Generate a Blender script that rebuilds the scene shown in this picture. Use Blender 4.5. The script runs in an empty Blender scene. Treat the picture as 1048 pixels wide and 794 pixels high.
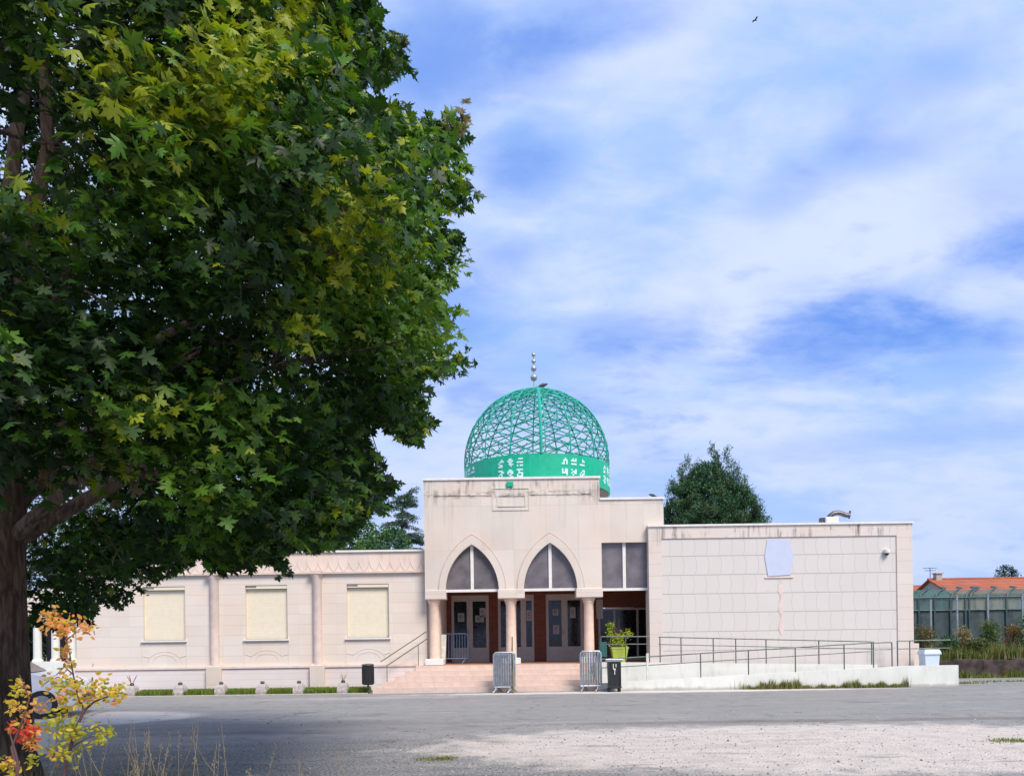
import bpy, math, random
import numpy as np
from mathutils import Vector, Matrix

R = math.radians
scene = bpy.context.scene
# ------------------------------------------------------------------ camera
F = 800.0; CX = 524.0; HY = 656.0; EYE = 1.55; ROLL = 0.014
cam_d = bpy.data.cameras.new("camera"); cam = bpy.data.objects.new("camera", cam_d)
scene.collection.objects.link(cam); scene.camera = cam
cam.location = (0, 0, EYE)
cam.rotation_mode = 'XYZ'
cam.matrix_world = Matrix.Translation((0, 0, EYE)) @ Matrix.Rotation(R(90), 4, 'X') @ Matrix.Rotation(-ROLL, 4, 'Z')
cam_d.sensor_width = 36.0; cam_d.lens = F / 1048.0 * 36.0
cam_d.shift_y = (HY - 397.0) / 1048.0
cam_d.clip_start = 0.1; cam_d.clip_end = 3000

# ------------------------------------------------------------------ exposure, world, sun
scene.view_settings.view_transform = 'Standard'
scene.view_settings.look = 'None'
scene.view_settings.exposure = 0.78
scene.view_settings.gamma = 1.0
scene.view_settings.use_curve_mapping = False
SUN_DIR = Vector((0.42, -0.66, 0.97)).normalized()
SUN_EL = math.asin(SUN_DIR.z); SUN_AZ = math.atan2(SUN_DIR.x, SUN_DIR.y)

def pix_dir(px, py):
    x = px - (py - HY) * ROLL; y = py + (px - CX) * ROLL
    return Vector(((x - CX) / F, 1.0, (HY - y) / F)).normalized()

world = bpy.data.worlds.new("World"); scene.world = world; world.use_nodes = True
WN = world.node_tree.nodes; WL = world.node_tree.links
WN.clear()

class NT:
    def __init__(s, tree): s.t = tree; s.n = tree.nodes; s.l = tree.links
    def new(s, kind, **kw):
        nd = s.n.new(kind)
        for k, v in kw.items(): setattr(nd, k, v)
        return nd
    def put(s, sock, v):
        if v is None: return
        if isinstance(v, bpy.types.NodeSocket): s.l.new(v, sock)
        else: sock.default_value = v
    def math(s, op, a, b=None, c=None, clamp=False):
        m = s.new('ShaderNodeMath', operation=op); m.use_clamp = clamp
        s.put(m.inputs[0], a); s.put(m.inputs[1], b)
        if c is not None: s.put(m.inputs[2], c)
        return m.outputs[0]
    def vmath(s, op, a, b=None):
        m = s.new('ShaderNodeVectorMath', operation=op)
        s.put(m.inputs[0], a); s.put(m.inputs[1], b)
        return m.outputs['Value'] if op in ('DOT_PRODUCT', 'LENGTH', 'DISTANCE') else m.outputs[0]
    def sep(s, v):
        m = s.new('ShaderNodeSeparateXYZ'); s.put(m.inputs[0], v); return m.outputs
    def comb(s, x, y, z):
        m = s.new('ShaderNodeCombineXYZ'); s.put(m.inputs[0], x); s.put(m.inputs[1], y); s.put(m.inputs[2], z); return m.outputs[0]
    def noise(s, vec, scale, detail=3.0, rough=0.55, dist=0.0):
        m = s.new('ShaderNodeTexNoise'); s.put(m.inputs['Vector'], vec)
        m.inputs['Scale'].default_value = scale; m.inputs['Detail'].default_value = detail
        m.inputs['Roughness'].default_value = rough; m.inputs['Distortion'].default_value = dist
        return m.outputs[0]
    def ramp(s, v, lo, hi, a=0.0, b=1.0, smooth=True):
        m = s.new('ShaderNodeMapRange'); m.interpolation_type = 'SMOOTHSTEP' if smooth else 'LINEAR'
        s.put(m.inputs[0], v); m.inputs[1].default_value = lo; m.inputs[2].default_value = hi
        m.inputs[3].default_value = a; m.inputs[4].default_value = b
        return m.outputs[0]
    def mix(s, f, a, b, mode='MIX'):
        m = s.new('ShaderNodeMix', data_type='RGBA', blend_type=mode)
        s.put(m.inputs[0], f)
        s.put(m.inputs[6], (*a, 1) if isinstance(a, tuple) and len(a) == 3 else a)
        s.put(m.inputs[7], (*b, 1) if isinstance(b, tuple) and len(b) == 3 else b)
        return m.outputs[2]

w = NT(world.node_tree)
sky = w.new('ShaderNodeTexSky', sky_type='NISHITA'); sky.sun_disc = False
sky.sun_elevation = SUN_EL; sky.sun_rotation = SUN_AZ; sky.air_density = 1.0; sky.dust_density = 0.6; sky.ozone_density = 2.0
hsv = w.new('ShaderNodeHueSaturation'); w.l.new(sky.outputs[0], hsv.inputs['Color'])
hsv.inputs['Saturation'].default_value = 1.25; hsv.inputs['Value'].default_value = 1.0
tc = w.new('ShaderNodeTexCoord')
d = w.vmath('NORMALIZE', tc.outputs['Generated'])
dx, dy, dz = w.sep(d)
den = w.math('ADD', w.math('MAXIMUM', dz, 0.0), 0.28)
plane = w.comb(w.math('MULTIPLY', w.math('DIVIDE', dx, den), 0.8), w.math('MULTIPLY', w.math('DIVIDE', dy, den), 1.25), 0.0)
n_big = w.noise(w.vmath('ADD', plane, (3.1, 7.7, 0.0)), 1.5, 6.0, 0.55, 0.4)
n_mid = w.noise(w.vmath('ADD', plane, (11.3, 2.1, 4.0)), 4.4, 6.0, 0.58, 0.35)
n_fin = w.noise(w.vmath('ADD', plane, (2.3, 8.1, 6.0)), 10.0, 6.0, 0.6, 0.4)
n_soft = w.noise(w.vmath('ADD', plane, (1.0, 5.5, 9.0)), 2.3, 3.0, 0.5, 0.1)
gapv = w.math('ADD', w.math('MULTIPLY', w.math('SUBTRACT', n_big, 0.5), 1.3), w.math('ADD', w.math('MULTIPLY', w.math('SUBTRACT', n_mid, 0.5), 1.1), w.math('MULTIPLY', w.math('SUBTRACT', n_fin, 0.5), 0.4)))
gap = w.ramp(gapv, 0.12, 0.50, 0.0, 0.45)
# openings of blue between the clouds
blobs = [(615, 22, .085, .030, 1.0), (540, 168, .060, .040, 1.1), (858, 340, .105, .048, 1.35), (655, 345, .10, .035, .7),
         (1035, 252, .060, .030, 1.0), (990, 350, .07, .03, .7), (425, 150, .08, .12, .55), (900, 160, .09, .022, .6),
         (520, 262, .06, .025, .7), (790, 200, .04, .02, .4), (450, 330, .09, .05, .7), (960, 75, .06, .03, .5),
         (870, 145, .03, .02, .4), (930, 450, .25, .02, .35), (560, 60, .05, .03, .45), (1040, 200, .07, .05, .4), (440, 55, .09, .05, .5)]
wob = w.math('MULTIPLY', w.math('SUBTRACT', w.noise(plane, 5.0, 6.0, 0.6, 0.3), 0.5), 2.2)
for (px, py, rx, ry, amp) in blobs:
    c = pix_dir(px, py)
    u = Vector((c.y, -c.x, 0)).normalized(); v = u.cross(c).normalized()
    a = w.math('DIVIDE', w.vmath('DOT_PRODUCT', d, tuple(u)), rx)
    b = w.math('DIVIDE', w.vmath('DOT_PRODUCT', d, tuple(v)), ry)
    r2 = w.math('ADD', w.math('MULTIPLY', a, a), w.math('MULTIPLY', b, b))
    front = w.math('GREATER_THAN', w.vmath('DOT_PRODUCT', d, tuple(c)), 0.2)
    e = w.math('ADD', w.math('SQRT', r2), wob)
    g = w.ramp(e, 0.0, 1.45, amp, 0.0)
    gap = w.math('ADD', gap, w.math('MULTIPLY', w.math('MULTIPLY', g, front), 0.62))
gap = w.math('MULTIPLY', gap, w.ramp(w.math('ADD', w.math('MULTIPLY', n_fin, .5), w.math('MULTIPLY', n_mid, .5)), 0.36, 0.60, 0.50, 1.35))
gap = w.math('MULTIPLY', w.math('SUBTRACT', 1.0, w.math('EXPONENT', w.math('MULTIPLY', gap, -1.35))), 1.0)
shade = w.ramp(w.math('ADD', w.math('ADD', w.math('MULTIPLY', n_soft, 0.5), w.math('MULTIPLY', n_mid, 0.3)), w.math('MULTIPLY', n_fin, .2)), 0.38, 0.60)
cloud = w.mix(shade, (3.0, 4.75, 8.3), (5.7, 6.55, 9.2))
low = w.ramp(dz, 0.0, 0.35, 1.0, 0.0)
cloud = w.mix(w.math('MULTIPLY', low, 0.6), cloud, (4.5, 5.6, 9.1))
blue = w.mix(0.78, hsv.outputs[0], (0.45, 2.3, 8.2))
skyc = w.mix(gap, cloud, blue)
bg = w.new('ShaderNodeBackground'); w.l.new(skyc, bg.inputs[0]); bg.inputs[1].default_value = 0.071
wo = w.new('ShaderNodeOutputWorld'); w.l.new(bg.outputs[0], wo.inputs[0])

sun_d = bpy.data.lights.new("sun", 'SUN'); sun = bpy.data.objects.new("sun", sun_d); scene.collection.objects.link(sun)
sun_d.energy = 2.75; sun_d.angle = R(24); sun_d.color = (1.0, 0.90, 0.78)
sun.rotation_euler = (-SUN_DIR).to_track_quat('-Z', 'Y').to_euler()

# ------------------------------------------------------------------ helpers
COL = scene.collection
rng = random.Random(7)
npr = np.random.default_rng(11)

def U(px, py, Y):
    """photo pixel -> (X, Z) on the plane at distance Y (metres)"""
    x = px - (py - HY) * ROLL; y = py + (px - CX) * ROLL
    return ((x - CX) / F * Y, EYE + (HY - y) / F * Y)

def thing(name, label, cat, loc=(0, 0, 0), rz=0.0, group=None, kind=None):
    o = bpy.data.objects.new(name, None); COL.objects.link(o)
    o.empty_display_size = 0.2
    o.location = loc; o.rotation_euler = (0, 0, rz)
    o["label"] = label; o["category"] = cat
    if group: o["group"] = group
    if kind: o["kind"] = kind
    return o

def tag(o, label=None, cat=None, group=None, kind=None):
    if label: o["label"] = label
    if cat: o["category"] = cat
    if group: o["group"] = group
    if kind: o["kind"] = kind
    return o

def children(o): return [c for c in bpy.data.objects if c.parent is o]
def copy_tree(o, parent=None):
    c = o.copy(); COL.objects.link(c)
    c.parent = parent
    for ch in children(o): copy_tree(ch, c)
    return c

def world_of(o):
    m = Matrix.Identity(4)
    chain = []
    while o is not None: chain.append(o); o = o.parent
    for q in reversed(chain):
        m = m @ Matrix.Translation(q.location) @ q.rotation_euler.to_matrix().to_4x4()
    return m

class MB:
    def __init__(s): s.v = []; s.f = []; s.m = []
    def add(s, vs, fs, mi=0):
        b = len(s.v); s.v += [tuple(v) for v in vs]
        s.f += [tuple(i + b for i in f) for f in fs]; s.m += [mi] * len(fs)
        return s
    def box(s, x0, x1, y0, y1, z0, z1, mi=0, bev=0.0):
        if bev <= 0:
            vs = [(x0, y0, z0), (x1, y0, z0), (x1, y1, z0), (x0, y1, z0), (x0, y0, z1), (x1, y0, z1), (x1, y1, z1), (x0, y1, z1)]
            return s.add(vs, [(0, 3, 2, 1), (4, 5, 6, 7), (0, 1, 5, 4), (1, 2, 6, 5), (2, 3, 7, 6), (3, 0, 4, 7)], mi)
        b = bev
        rings = []
        for z, i in ((z0, b), (z0 + b, 0), (z1 - b, 0), (z1, b)):
            rings.append([(x0 + b, y0 + i, z), (x1 - b, y0 + i, z), (x1 - i, y0 + b, z), (x1 - i, y1 - b, z),
                          (x1 - b, y1 - i, z), (x0 + b, y1 - i, z), (x0 + i, y1 - b, z), (x0 + i, y0 + b, z)])
        vs = [p for r in rings for p in r]; fs = [tuple(reversed(range(8))), tuple(range(24, 32))]
        for k in range(3):
            for j in range(8):
                a = k * 8 + j; c = k * 8 + (j + 1) % 8
                fs.append((a, c, c + 8, a + 8))
        return s.add(vs, fs, mi)
    def prism(s, pts, y0, y1, mi=0, axis='y'):
        """outline pts (x,z) counter-clockwise seen from -Y, extruded y0..y1"""
        n = len(pts)
        def P(p, t):
            if axis == 'y': return (p[0], t, p[1])
            if axis == 'x': return (t, p[0], p[1])
            return (p[0], p[1], t)
        vs = [P(p, y0) for p in pts] + [P(p, y1) for p in pts]
        fs = [tuple(range(n)), tuple(reversed(range(n, 2 * n)))]
        for i in range(n):
            j = (i + 1) % n; fs.append((i, i + n, j + n, j))
        return s.add(vs, fs, mi)
    def lathe(s, cx, cy, prof, seg=24, mi=0, cap=True):
        vs = []; fs = []
        for (r, z) in prof:
            for k in range(seg):
                a = 2 * math.pi * k / seg; vs.append((cx + r * math.cos(a), cy + r * math.sin(a), z))
        for i in range(len(prof) - 1):
            for k in range(seg):
                j = (k + 1) % seg
                fs.append((i * seg + k, i * seg + j, (i + 1) * seg + j, (i + 1) * seg + k))
        if cap:
            fs.append(tuple(reversed(range(seg)))); fs.append(tuple(range((len(prof) - 1) * seg, len(prof) * seg)))
        return s.add(vs, fs, mi)
    def tube(s, pts, r, seg=6, mi=0, cap=True):
        pts = [Vector(p) for p in pts]; rs = r if isinstance(r, (list, tuple)) else [r] * len(pts)
        vs = []; fs = []; prev = None
        for i, p in enumerate(pts):
            t = (pts[min(i + 1, len(pts) - 1)] - pts[max(i - 1, 0)])
            t = t.normalized() if t.length > 1e-9 else Vector((0, 0, 1))
            if prev is None:
                a = Vector((0, 0, 1)) if abs(t.z) < 0.9 else Vector((1, 0, 0))
                u = t.cross(a).normalized()
            else:
                u = (prev - t * prev.dot(t)); u = u.normalized() if u.length > 1e-6 else t.orthogonal().normalized()
            prev = u; v = t.cross(u)
            for k in range(seg):
                an = 2 * math.pi * k / seg
                vs.append(p + (u * math.cos(an) + v * math.sin(an)) * rs[i])
        for i in range(len(pts) - 1):
            for k in range(seg):
                j = (k + 1) % seg
                fs.append((i * seg + k, i * seg + j, (i + 1) * seg + j, (i + 1) * seg + k))
        if cap:
            fs.append(tuple(reversed(range(seg)))); fs.append(tuple(range((len(pts) - 1) * seg, len(pts) * seg)))
        return s.add(vs, fs, mi)
    def ball(s, c, r, seg=12, rings=8, mi=0, sc=(1, 1, 1)):
        vs = [(c[0], c[1], c[2] - r * sc[2])]; fs = []
        for i in range(1, rings):
            ph = math.pi * i / rings
            for k in range(seg):
                a = 2 * math.pi * k / seg
                vs.append((c[0] + r * sc[0] * math.sin(ph) * math.cos(a), c[1] + r * sc[1] * math.sin(ph) * math.sin(a), c[2] - r * sc[2] * math.cos(ph)))
        vs.append((c[0], c[1], c[2] + r * sc[2])); top = len(vs) - 1
        for k in range(seg): fs.append((0, 1 + (k + 1) % seg, 1 + k))
        for i in range(rings - 2):
            for k in range(seg):
                a = 1 + i * seg + k; b = 1 + i * seg + (k + 1) % seg
                fs.append((a, b, b + seg, a + seg))
        base = 1 + (rings - 2) * seg
        for k in range(seg): fs.append((base + k, base + (k + 1) % seg, top))
        return s.add(vs, fs, mi)
    def xform(s, m, start=0):
        for i in range(start, len(s.v)): s.v[i] = tuple(m @ Vector(s.v[i]))
        return s
    def build(s, name, mats, parent=None, smooth=False, local=False, kind=None):
        """vertices are world coordinates unless local=True (then in the parent's frame)"""
        V = [Vector(v) for v in s.v]
        if parent is not None and not local:
            inv = world_of(parent).inverted(); V = [inv @ v for v in V]
        lo = Vector([min(v[i] for v in V) for i in range(3)]); hi = Vector([max(v[i] for v in V) for i in range(3)])
        c = (lo + hi) / 2
        if parent is None: c.z = lo.z
        me = bpy.data.meshes.new(name)
        me.from_pydata([tuple(v - c) for v in V], [], s.f)
        for m in (mats if isinstance(mats, (list, tuple)) else [mats]): me.materials.append(m)
        if any(s.m): me.polygons.foreach_set('material_index', s.m)
        if smooth:
            me.polygons.foreach_set('use_smooth', [True] * len(me.polygons))
            me.set_sharp_from_angle(angle=R(35))
        me.update()
        o = bpy.data.objects.new(name, me); COL.objects.link(o); o.location = c
        if parent is not None: o.parent = parent
        if kind: o["kind"] = kind
        return o

def np_mesh(name, verts, tris, mats, midx, parent=None, origin=(0, 0, 0)):
    me = bpy.data.meshes.new(name)
    nv = len(verts); nf = len(tris)
    me.vertices.add(nv); me.vertices.foreach_set('co', (verts - np.array(origin)).astype(np.float32).ravel())
    me.loops.add(nf * 3); me.loops.foreach_set('vertex_index', tris.astype(np.int32).ravel())
    me.polygons.add(nf); me.polygons.foreach_set('loop_start', np.arange(0, nf * 3, 3, dtype=np.int32))
    for m in mats: me.materials.append(m)
    me.polygons.foreach_set('material_index', midx.astype(np.int32))
    me.update(calc_edges=True); me.validate()
    o = bpy.data.objects.new(name, me); COL.objects.link(o); o.location = origin
    if parent is not None:
        o.parent = parent; o.location = world_of(parent).inverted() @ Vector(origin)
    return o

# ------------------------------------------------------------------ materials
MATS = {}
def newmat(name):
    m = bpy.data.materials.new(name); m.use_nodes = True; m.node_tree.nodes.clear()
    MATS[name] = m
    return m, NT(m.node_tree)
def finish(nt, color, rough=0.8, metal=0.0, bump=None, bstr=0.2, bdist=0.01, spec=0.5, alpha=None, extra=None):
    p = nt.new('ShaderNodeBsdfPrincipled')
    nt.put(p.inputs['Base Color'], (*color, 1) if isinstance(color, tuple) and len(color) == 3 else color)
    nt.put(p.inputs['Roughness'], rough); nt.put(p.inputs['Metallic'], metal)
    p.inputs['Specular IOR Level'].default_value = spec
    if alpha is not None: nt.put(p.inputs['Alpha'], alpha)
    if bump is not None:
        b = nt.new('ShaderNodeBump'); nt.put(b.inputs['Height'], bump)
        b.inputs['Strength'].default_value = bstr; b.inputs['Distance'].default_value = bdist
        nt.l.new(b.outputs[0], p.inputs['Normal'])
    o = nt.new('ShaderNodeOutputMaterial'); nt.l.new(p.outputs[0], o.inputs[0])
    return p
def pos(nt):
    return nt.new('ShaderNodeNewGeometry').outputs['Position']
def simple(name, c, rough=0.6, metal=0.0, var=0.12, scale=6.0, spec=0.5, bump=0.0):
    m, nt = newmat(name); P = pos(nt)
    n = nt.noise(P, scale, 4.0)
    f = nt.ramp(n, 0.3, 0.7)
    col = nt.mix(f, tuple(x * (1 - var) for x in c), tuple(min(1, x * (1 + var)) for x in c))
    rr = nt.ramp(nt.noise(P, scale * 2.3, 2.0), 0.3, 0.7, max(0.03, rough - 0.08), min(1, rough + 0.08))
    finish(nt, col, rr, metal, bump=n if bump else None, bstr=bump, spec=spec)
    return m

def stone(name, c, bw, bh, z0=0.0, band=None, x0=0.0, line=0.35, lw=0.012, shift=0.5, stain_z=None, stain=0.35, var=0.10, vline=1.0, warp=0.0, warm=None):
    """pale stone cladding: joints from world position, mottling, rain streaks below the coping"""
    m, nt = newmat(name); P = pos(nt); x, y, z = nt.sep(P)
    u = nt.math('ADD', nt.math('ADD', x, y), -x0)
    zz = nt.math('DIVIDE', nt.math('SUBTRACT', z, z0), bh)
    row = nt.math('FLOOR', zz); fz = nt.math('FRACT', zz)
    if warp:
        t = nt.math('SUBTRACT', nt.math('MULTIPLY', fz, 2.0), 1.0)
        bow = nt.math('MULTIPLY', nt.math('SUBTRACT', 1.0, nt.math('MULTIPLY', t, t)), warp)
        sgn = nt.math('SIGN', nt.math('SUBTRACT', u, 0.0))
        u = nt.math('ADD', u, nt.math('MULTIPLY', bow, sgn))
        u = nt.math('ADD', u, nt.math('MULTIPLY', nt.math('SINE', nt.math('MULTIPLY', row, 2.1)), 0.05))
    uu = nt.math('ADD', nt.math('DIVIDE', u, bw), nt.math('MULTIPLY', row, shift))
    fu = nt.math('FRACT', uu); cu = nt.math('FLOOR', uu)
    dz_ = nt.math('MULTIPLY', nt.math('MINIMUM', fz, nt.math('SUBTRACT', 1.0, fz)), bh)
    du_ = nt.math('MULTIPLY', nt.math('MINIMUM', fu, nt.math('SUBTRACT', 1.0, fu)), bw)
    lh = nt.ramp(dz_, lw * 0.4, lw * 1.3, 1.0, 0.0)
    lv = nt.math('MULTIPLY', nt.ramp(du_, lw * 0.4, lw * 1.2, 1.0, 0.0), vline)
    ln = nt.math('MAXIMUM', lh, lv)
    wn = nt.new('ShaderNodeTexWhiteNoise'); wn.noise_dimensions = '2D'
    nt.l.new(nt.comb(row, cu, 0.0), wn.inputs['Vector'])
    cell = nt.math('MULTIPLY', nt.math('SUBTRACT', wn.outputs['Value'], 0.5), var)
    big = nt.math('MULTIPLY', nt.math('SUBTRACT', nt.noise(P, 0.9, 4.0), 0.5), var * 2.0)
    fine = nt.math('MULTIPLY', nt.math('SUBTRACT', nt.noise(P, 34.0, 3.0), 0.5), var * 0.8)
    br = nt.math('ADD', nt.math('ADD', cell, big), nt.math('ADD', fine, 1.0))
    w2 = warm or (c[0] * 1.01, c[1] * 0.955, c[2] * 0.915)
    base = nt.mix(nt.ramp(nt.noise(nt.vmath('ADD', P, (5, 9, 2)), 0.7, 3.0), 0.35, 0.65), c, w2)
    col = nt.mix(1.0, base, nt.comb(br, br, br), 'MULTIPLY')
    col = nt.mix(nt.math('MULTIPLY', ln, line), col, tuple(k * 0.42 for k in c))
    if stain_z is not None:
        st = nt.noise(nt.comb(nt.math('MULTIPLY', u, 4.5), 0.0, nt.math('MULTIPLY', z, 0.45)), 1.6, 5.0, 0.65)
        msk = nt.ramp(z, stain_z - 1.1, stain_z - 0.05, 0.0, 1.0)
        blot = nt.ramp(nt.noise(P, 1.7, 3.0), 0.42, 0.62)
        k = nt.math('MULTIPLY', nt.math('MULTIPLY', nt.ramp(st, 0.44, 0.68), msk), nt.math('MULTIPLY', blot, stain))
        col = nt.mix(k, col, (0.17, 0.15, 0.135))
    if band is not None:
        bm = nt.math('MULTIPLY', nt.ramp(z, band - .10, band, 0.0, 1.0), nt.ramp(z, band + .10, band + .22, 1.0, 0.0))
        bn = nt.ramp(nt.noise(nt.comb(nt.math('MULTIPLY', x, 1.6), 0.0, nt.math('MULTIPLY', z, 3.5)), 2.3, 6.0, 0.7), 0.44, 0.66)
        col = nt.mix(nt.math('MULTIPLY', nt.math('MULTIPLY', bm, bn), 0.75), col, (0.15, 0.13, 0.12))
        lo2 = nt.math('MULTIPLY', nt.ramp(z, 3.2, 6.2, 0.0, 1.0), nt.ramp(nt.noise(nt.comb(nt.math('MULTIPLY', x, 5.0), 3.0, nt.math('MULTIPLY', z, .3)), 1.3, 5.0, .65), .5, .75))
        col = nt.mix(nt.math('MULTIPLY', lo2, 0.30), col, (0.27, 0.23, 0.20))
    hgt = nt.math('ADD', nt.math('MULTIPLY', ln, -1.0), nt.math('MULTIPLY', nt.noise(P, 60.0, 3.0), 0.12))
    finish(nt, col, 0.85, 0, bump=hgt, bstr=0.35, bdist=0.006, spec=0.25)
    return m

ST = (0.60, 0.535, 0.50)
M_port = stone("pale_stone_portico", (0.635, 0.578, 0.518), 1.05, 1.42, z0=0.25, band=6.25, x0=25.4, line=0.20, lw=0.008, shift=0.0, stain_z=6.75, stain=1.15)
M_left = stone("pale_stone_left_wing", (0.675, 0.615, 0.555), 0.62, 0.335, z0=0.86, x0=0.1, line=0.30, lw=0.008, shift=0.0, vline=0.35, var=0.06)
M_frieze = stone("pink_stone_frieze", (0.69, 0.585, 0.515), 0.677, 0.9, z0=3.8, line=0.15, lw=0.008, stain_z=4.5, stain=0.25, shift=0)
M_plinth = stone("white_stone_plinth", (0.69, 0.64, 0.64), 0.9, 0.2, z0=0.01, line=0.28, lw=0.007, vline=0.3, var=0.06)
M_pil = simple("pink_limestone", (0.68, 0.56, 0.50), 0.8, var=0.07, scale=5, spec=0.25)
M_right = stone("pale_stone_bowed_joints", (0.615, 0.585, 0.555), 0.40, 0.607, z0=0.56, x0=33.4, line=0.72, lw=0.012, shift=0.0, vline=0.42, warp=0.06, var=0.025, warm=(0.61, 0.575, 0.545))
M_rframe = stone("pale_stone_border", (0.64, 0.59, 0.55), 3.0, 0.375, z0=0.20, line=0.30, lw=0.009, vline=0.0, stain_z=5.15, stain=1.0, var=0.06)
M_tint = simple("peach_stone", (0.61, 0.51, 0.44), 0.8, var=0.08, spec=0.25)
M_dia = simple("pink_diamond_stone", (0.64, 0.53, 0.49), 0.8, var=0.1)
M_cap = simple("white_coping", (0.72, 0.70, 0.67), 0.7, var=0.06, spec=0.3)
def render_mat():
    m, nt = newmat("white_render"); P = pos(nt); x, y, z = nt.sep(P)
    col = nt.mix(nt.ramp(nt.noise(P, 1.3, 5.0), .3, .7), (0.63, 0.65, 0.60), (0.72, 0.73, 0.69))
    st = nt.ramp(nt.noise(nt.comb(nt.math('MULTIPLY', x, 3.0), y, nt.math('MULTIPLY', z, .6)), 2.0, 6.0, .7), .48, .72, 0.0, .28)
    col = nt.mix(st, col, (0.36, 0.35, 0.31))
    sp = nt.math('ADD', z, nt.math('MULTIPLY', nt.math('SUBTRACT', nt.noise(P, 2.2, 6.0, .7), .5), .22))
    col = nt.mix(nt.ramp(sp, 0.02, 0.13, .6, 0.0), col, (0.25, 0.235, 0.20))
    finish(nt, col, .85, bump=nt.noise(P, 45.0, 3.0), bstr=.2, bdist=.005, spec=.2)
    return m
M_white = render_mat()
M_col = simple("peach_column_stone", (0.76, 0.57, 0.46), 0.7, var=0.06, spec=0.3)
M_green = simple("emerald_paint", (0.0, 0.38, 0.22), 0.45, var=0.06)
M_rib = simple("emerald_lattice_paint", (0.01, 0.34, 0.25), 0.45, var=0.08)
M_cut = simple("pale_lettering", (0.52, 0.72, 0.74), 0.5, var=0.1, scale=9)
M_steel = simple("brushed_steel", (0.42, 0.41, 0.40), 0.4, 0.8)
M_galv = simple("galvanised_steel", (0.36, 0.40, 0.44), 0.42, 0.55, var=0.2, scale=9)
M_galvb = simple("blue_barrier_paint", (0.10, 0.15, 0.26), 0.5, 0.2, var=0.15)
M_doorp = simple("grey_door_paint", (0.46, 0.415, 0.40), 0.5, var=0.06)
M_rail = simple("dark_green_grey_railing", (0.09, 0.115, 0.10), 0.5, 0.2, var=0.15)
M_railp = simple("pale_post_paint", (0.6, 0.62, 0.58), 0.6)
M_shut = simple("cream_shutter", (0.72, 0.655, 0.51), 0.6, var=0.03, spec=0.3)
M_shutd = simple("dark_shutter_slot", (0.20, 0.17, 0.17), 0.7)  # flat dark grey for the vent strip on the shutter box
M_black = simple("black_plastic", (0.018, 0.02, 0.022), 0.45)
M_bluew = simple("bluish_white_plastic", (0.55, 0.66, 0.80), 0.4, var=0.04)
M_lime = simple("lime_pot_glaze", (0.50, 0.62, 0.10), 0.4, var=0.07)
M_soil = simple("soil", (0.05, 0.035, 0.025), 0.95)
M_wood = simple("old_timber", (0.13, 0.11, 0.06), 0.8, var=0.3, scale=14)
M_hexw = simple("pale_lavender_panel", (0.50, 0.55, 0.70), 0.6, var=0.02)
M_poster = simple("faded_paper", (0.36, 0.36, 0.38), 0.7, var=0.3, scale=22)
M_glassd = simple("dark_door_glass", (0.012, 0.014, 0.018), 0.12, var=0.2)
M_glassu = simple("smoked_transom_glass", (0.145, 0.13, 0.14), 0.22, var=0.25, scale=2.0)
M_dark = simple("dark_interior_shade", (0.05, 0.035, 0.04), 0.8)  # near-black wall colour stands in for shade inside porch and gallery
M_tileo = simple("terracotta_floor_tile", (0.42, 0.20, 0.11), 0.6, var=0.1)
M_concrete = simple("weathered_concrete", (0.42, 0.38, 0.36), 0.9, var=0.2, scale=12, bump=0.3)
M_metald = simple("dull_dark_metal", (0.10, 0.10, 0.11), 0.45, 0.7)
M_bird = simple("dark_plumage", (0.05, 0.05, 0.06), 0.8)
M_carw = simple("white_car_paint", (0.78, 0.80, 0.84), 0.22, var=0.02)
M_tyre = simple("tyre_rubber", (0.02, 0.02, 0.02), 0.85)
M_rim = simple("alloy_wheel", (0.4, 0.4, 0.42), 0.35, 0.8)
M_lampg = simple("headlight_lens", (0.45, 0.48, 0.5), 0.15)

def brickmat(name, c1, c2, mortar, bw, bh, z0, line=1.0, rough=0.85):
    m, nt = newmat(name); P = pos(nt); x, y, z = nt.sep(P)
    b = nt.new('ShaderNodeTexBrick')
    nt.l.new(nt.comb(nt.math('ADD', x, y), nt.math('SUBTRACT', z, z0), 0.0), b.inputs['Vector'])
    b.inputs['Color1'].default_value = (*c1, 1); b.inputs['Color2'].default_value = (*c2, 1); b.inputs['Mortar'].default_value = (*mortar, 1)
    b.inputs['Scale'].default_value = 1.0; b.inputs['Brick Width'].default_value = bw; b.inputs['Row Height'].default_value = bh
    b.inputs['Mortar Size'].default_value = 0.008 * line; b.inputs['Mortar Smooth'].default_value = 0.3
    n = nt.noise(P, 5.0, 5.0)
    col = nt.mix(nt.ramp(n, 0.3, 0.75, 0.0, 0.35), b.outputs['Color'], tuple(k * 0.6 for k in c1))
    finish(nt, col, rough, bump=b.outputs['Fac'], bstr=-0.3, bdist=0.006, spec=0.25)
    return m
M_brick = brickmat("dark_red_brick", (0.24, 0.085, 0.055), (0.17, 0.06, 0.04), (0.07, 0.045, 0.035), 0.22, 0.075, 0.8)
M_step = brickmat("pink_step_stone", (0.68, 0.53, 0.45), (0.65, 0.51, 0.44), (0.56, 0.43, 0.37), 0.42, 0.16, 0.0, 0.9)

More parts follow.
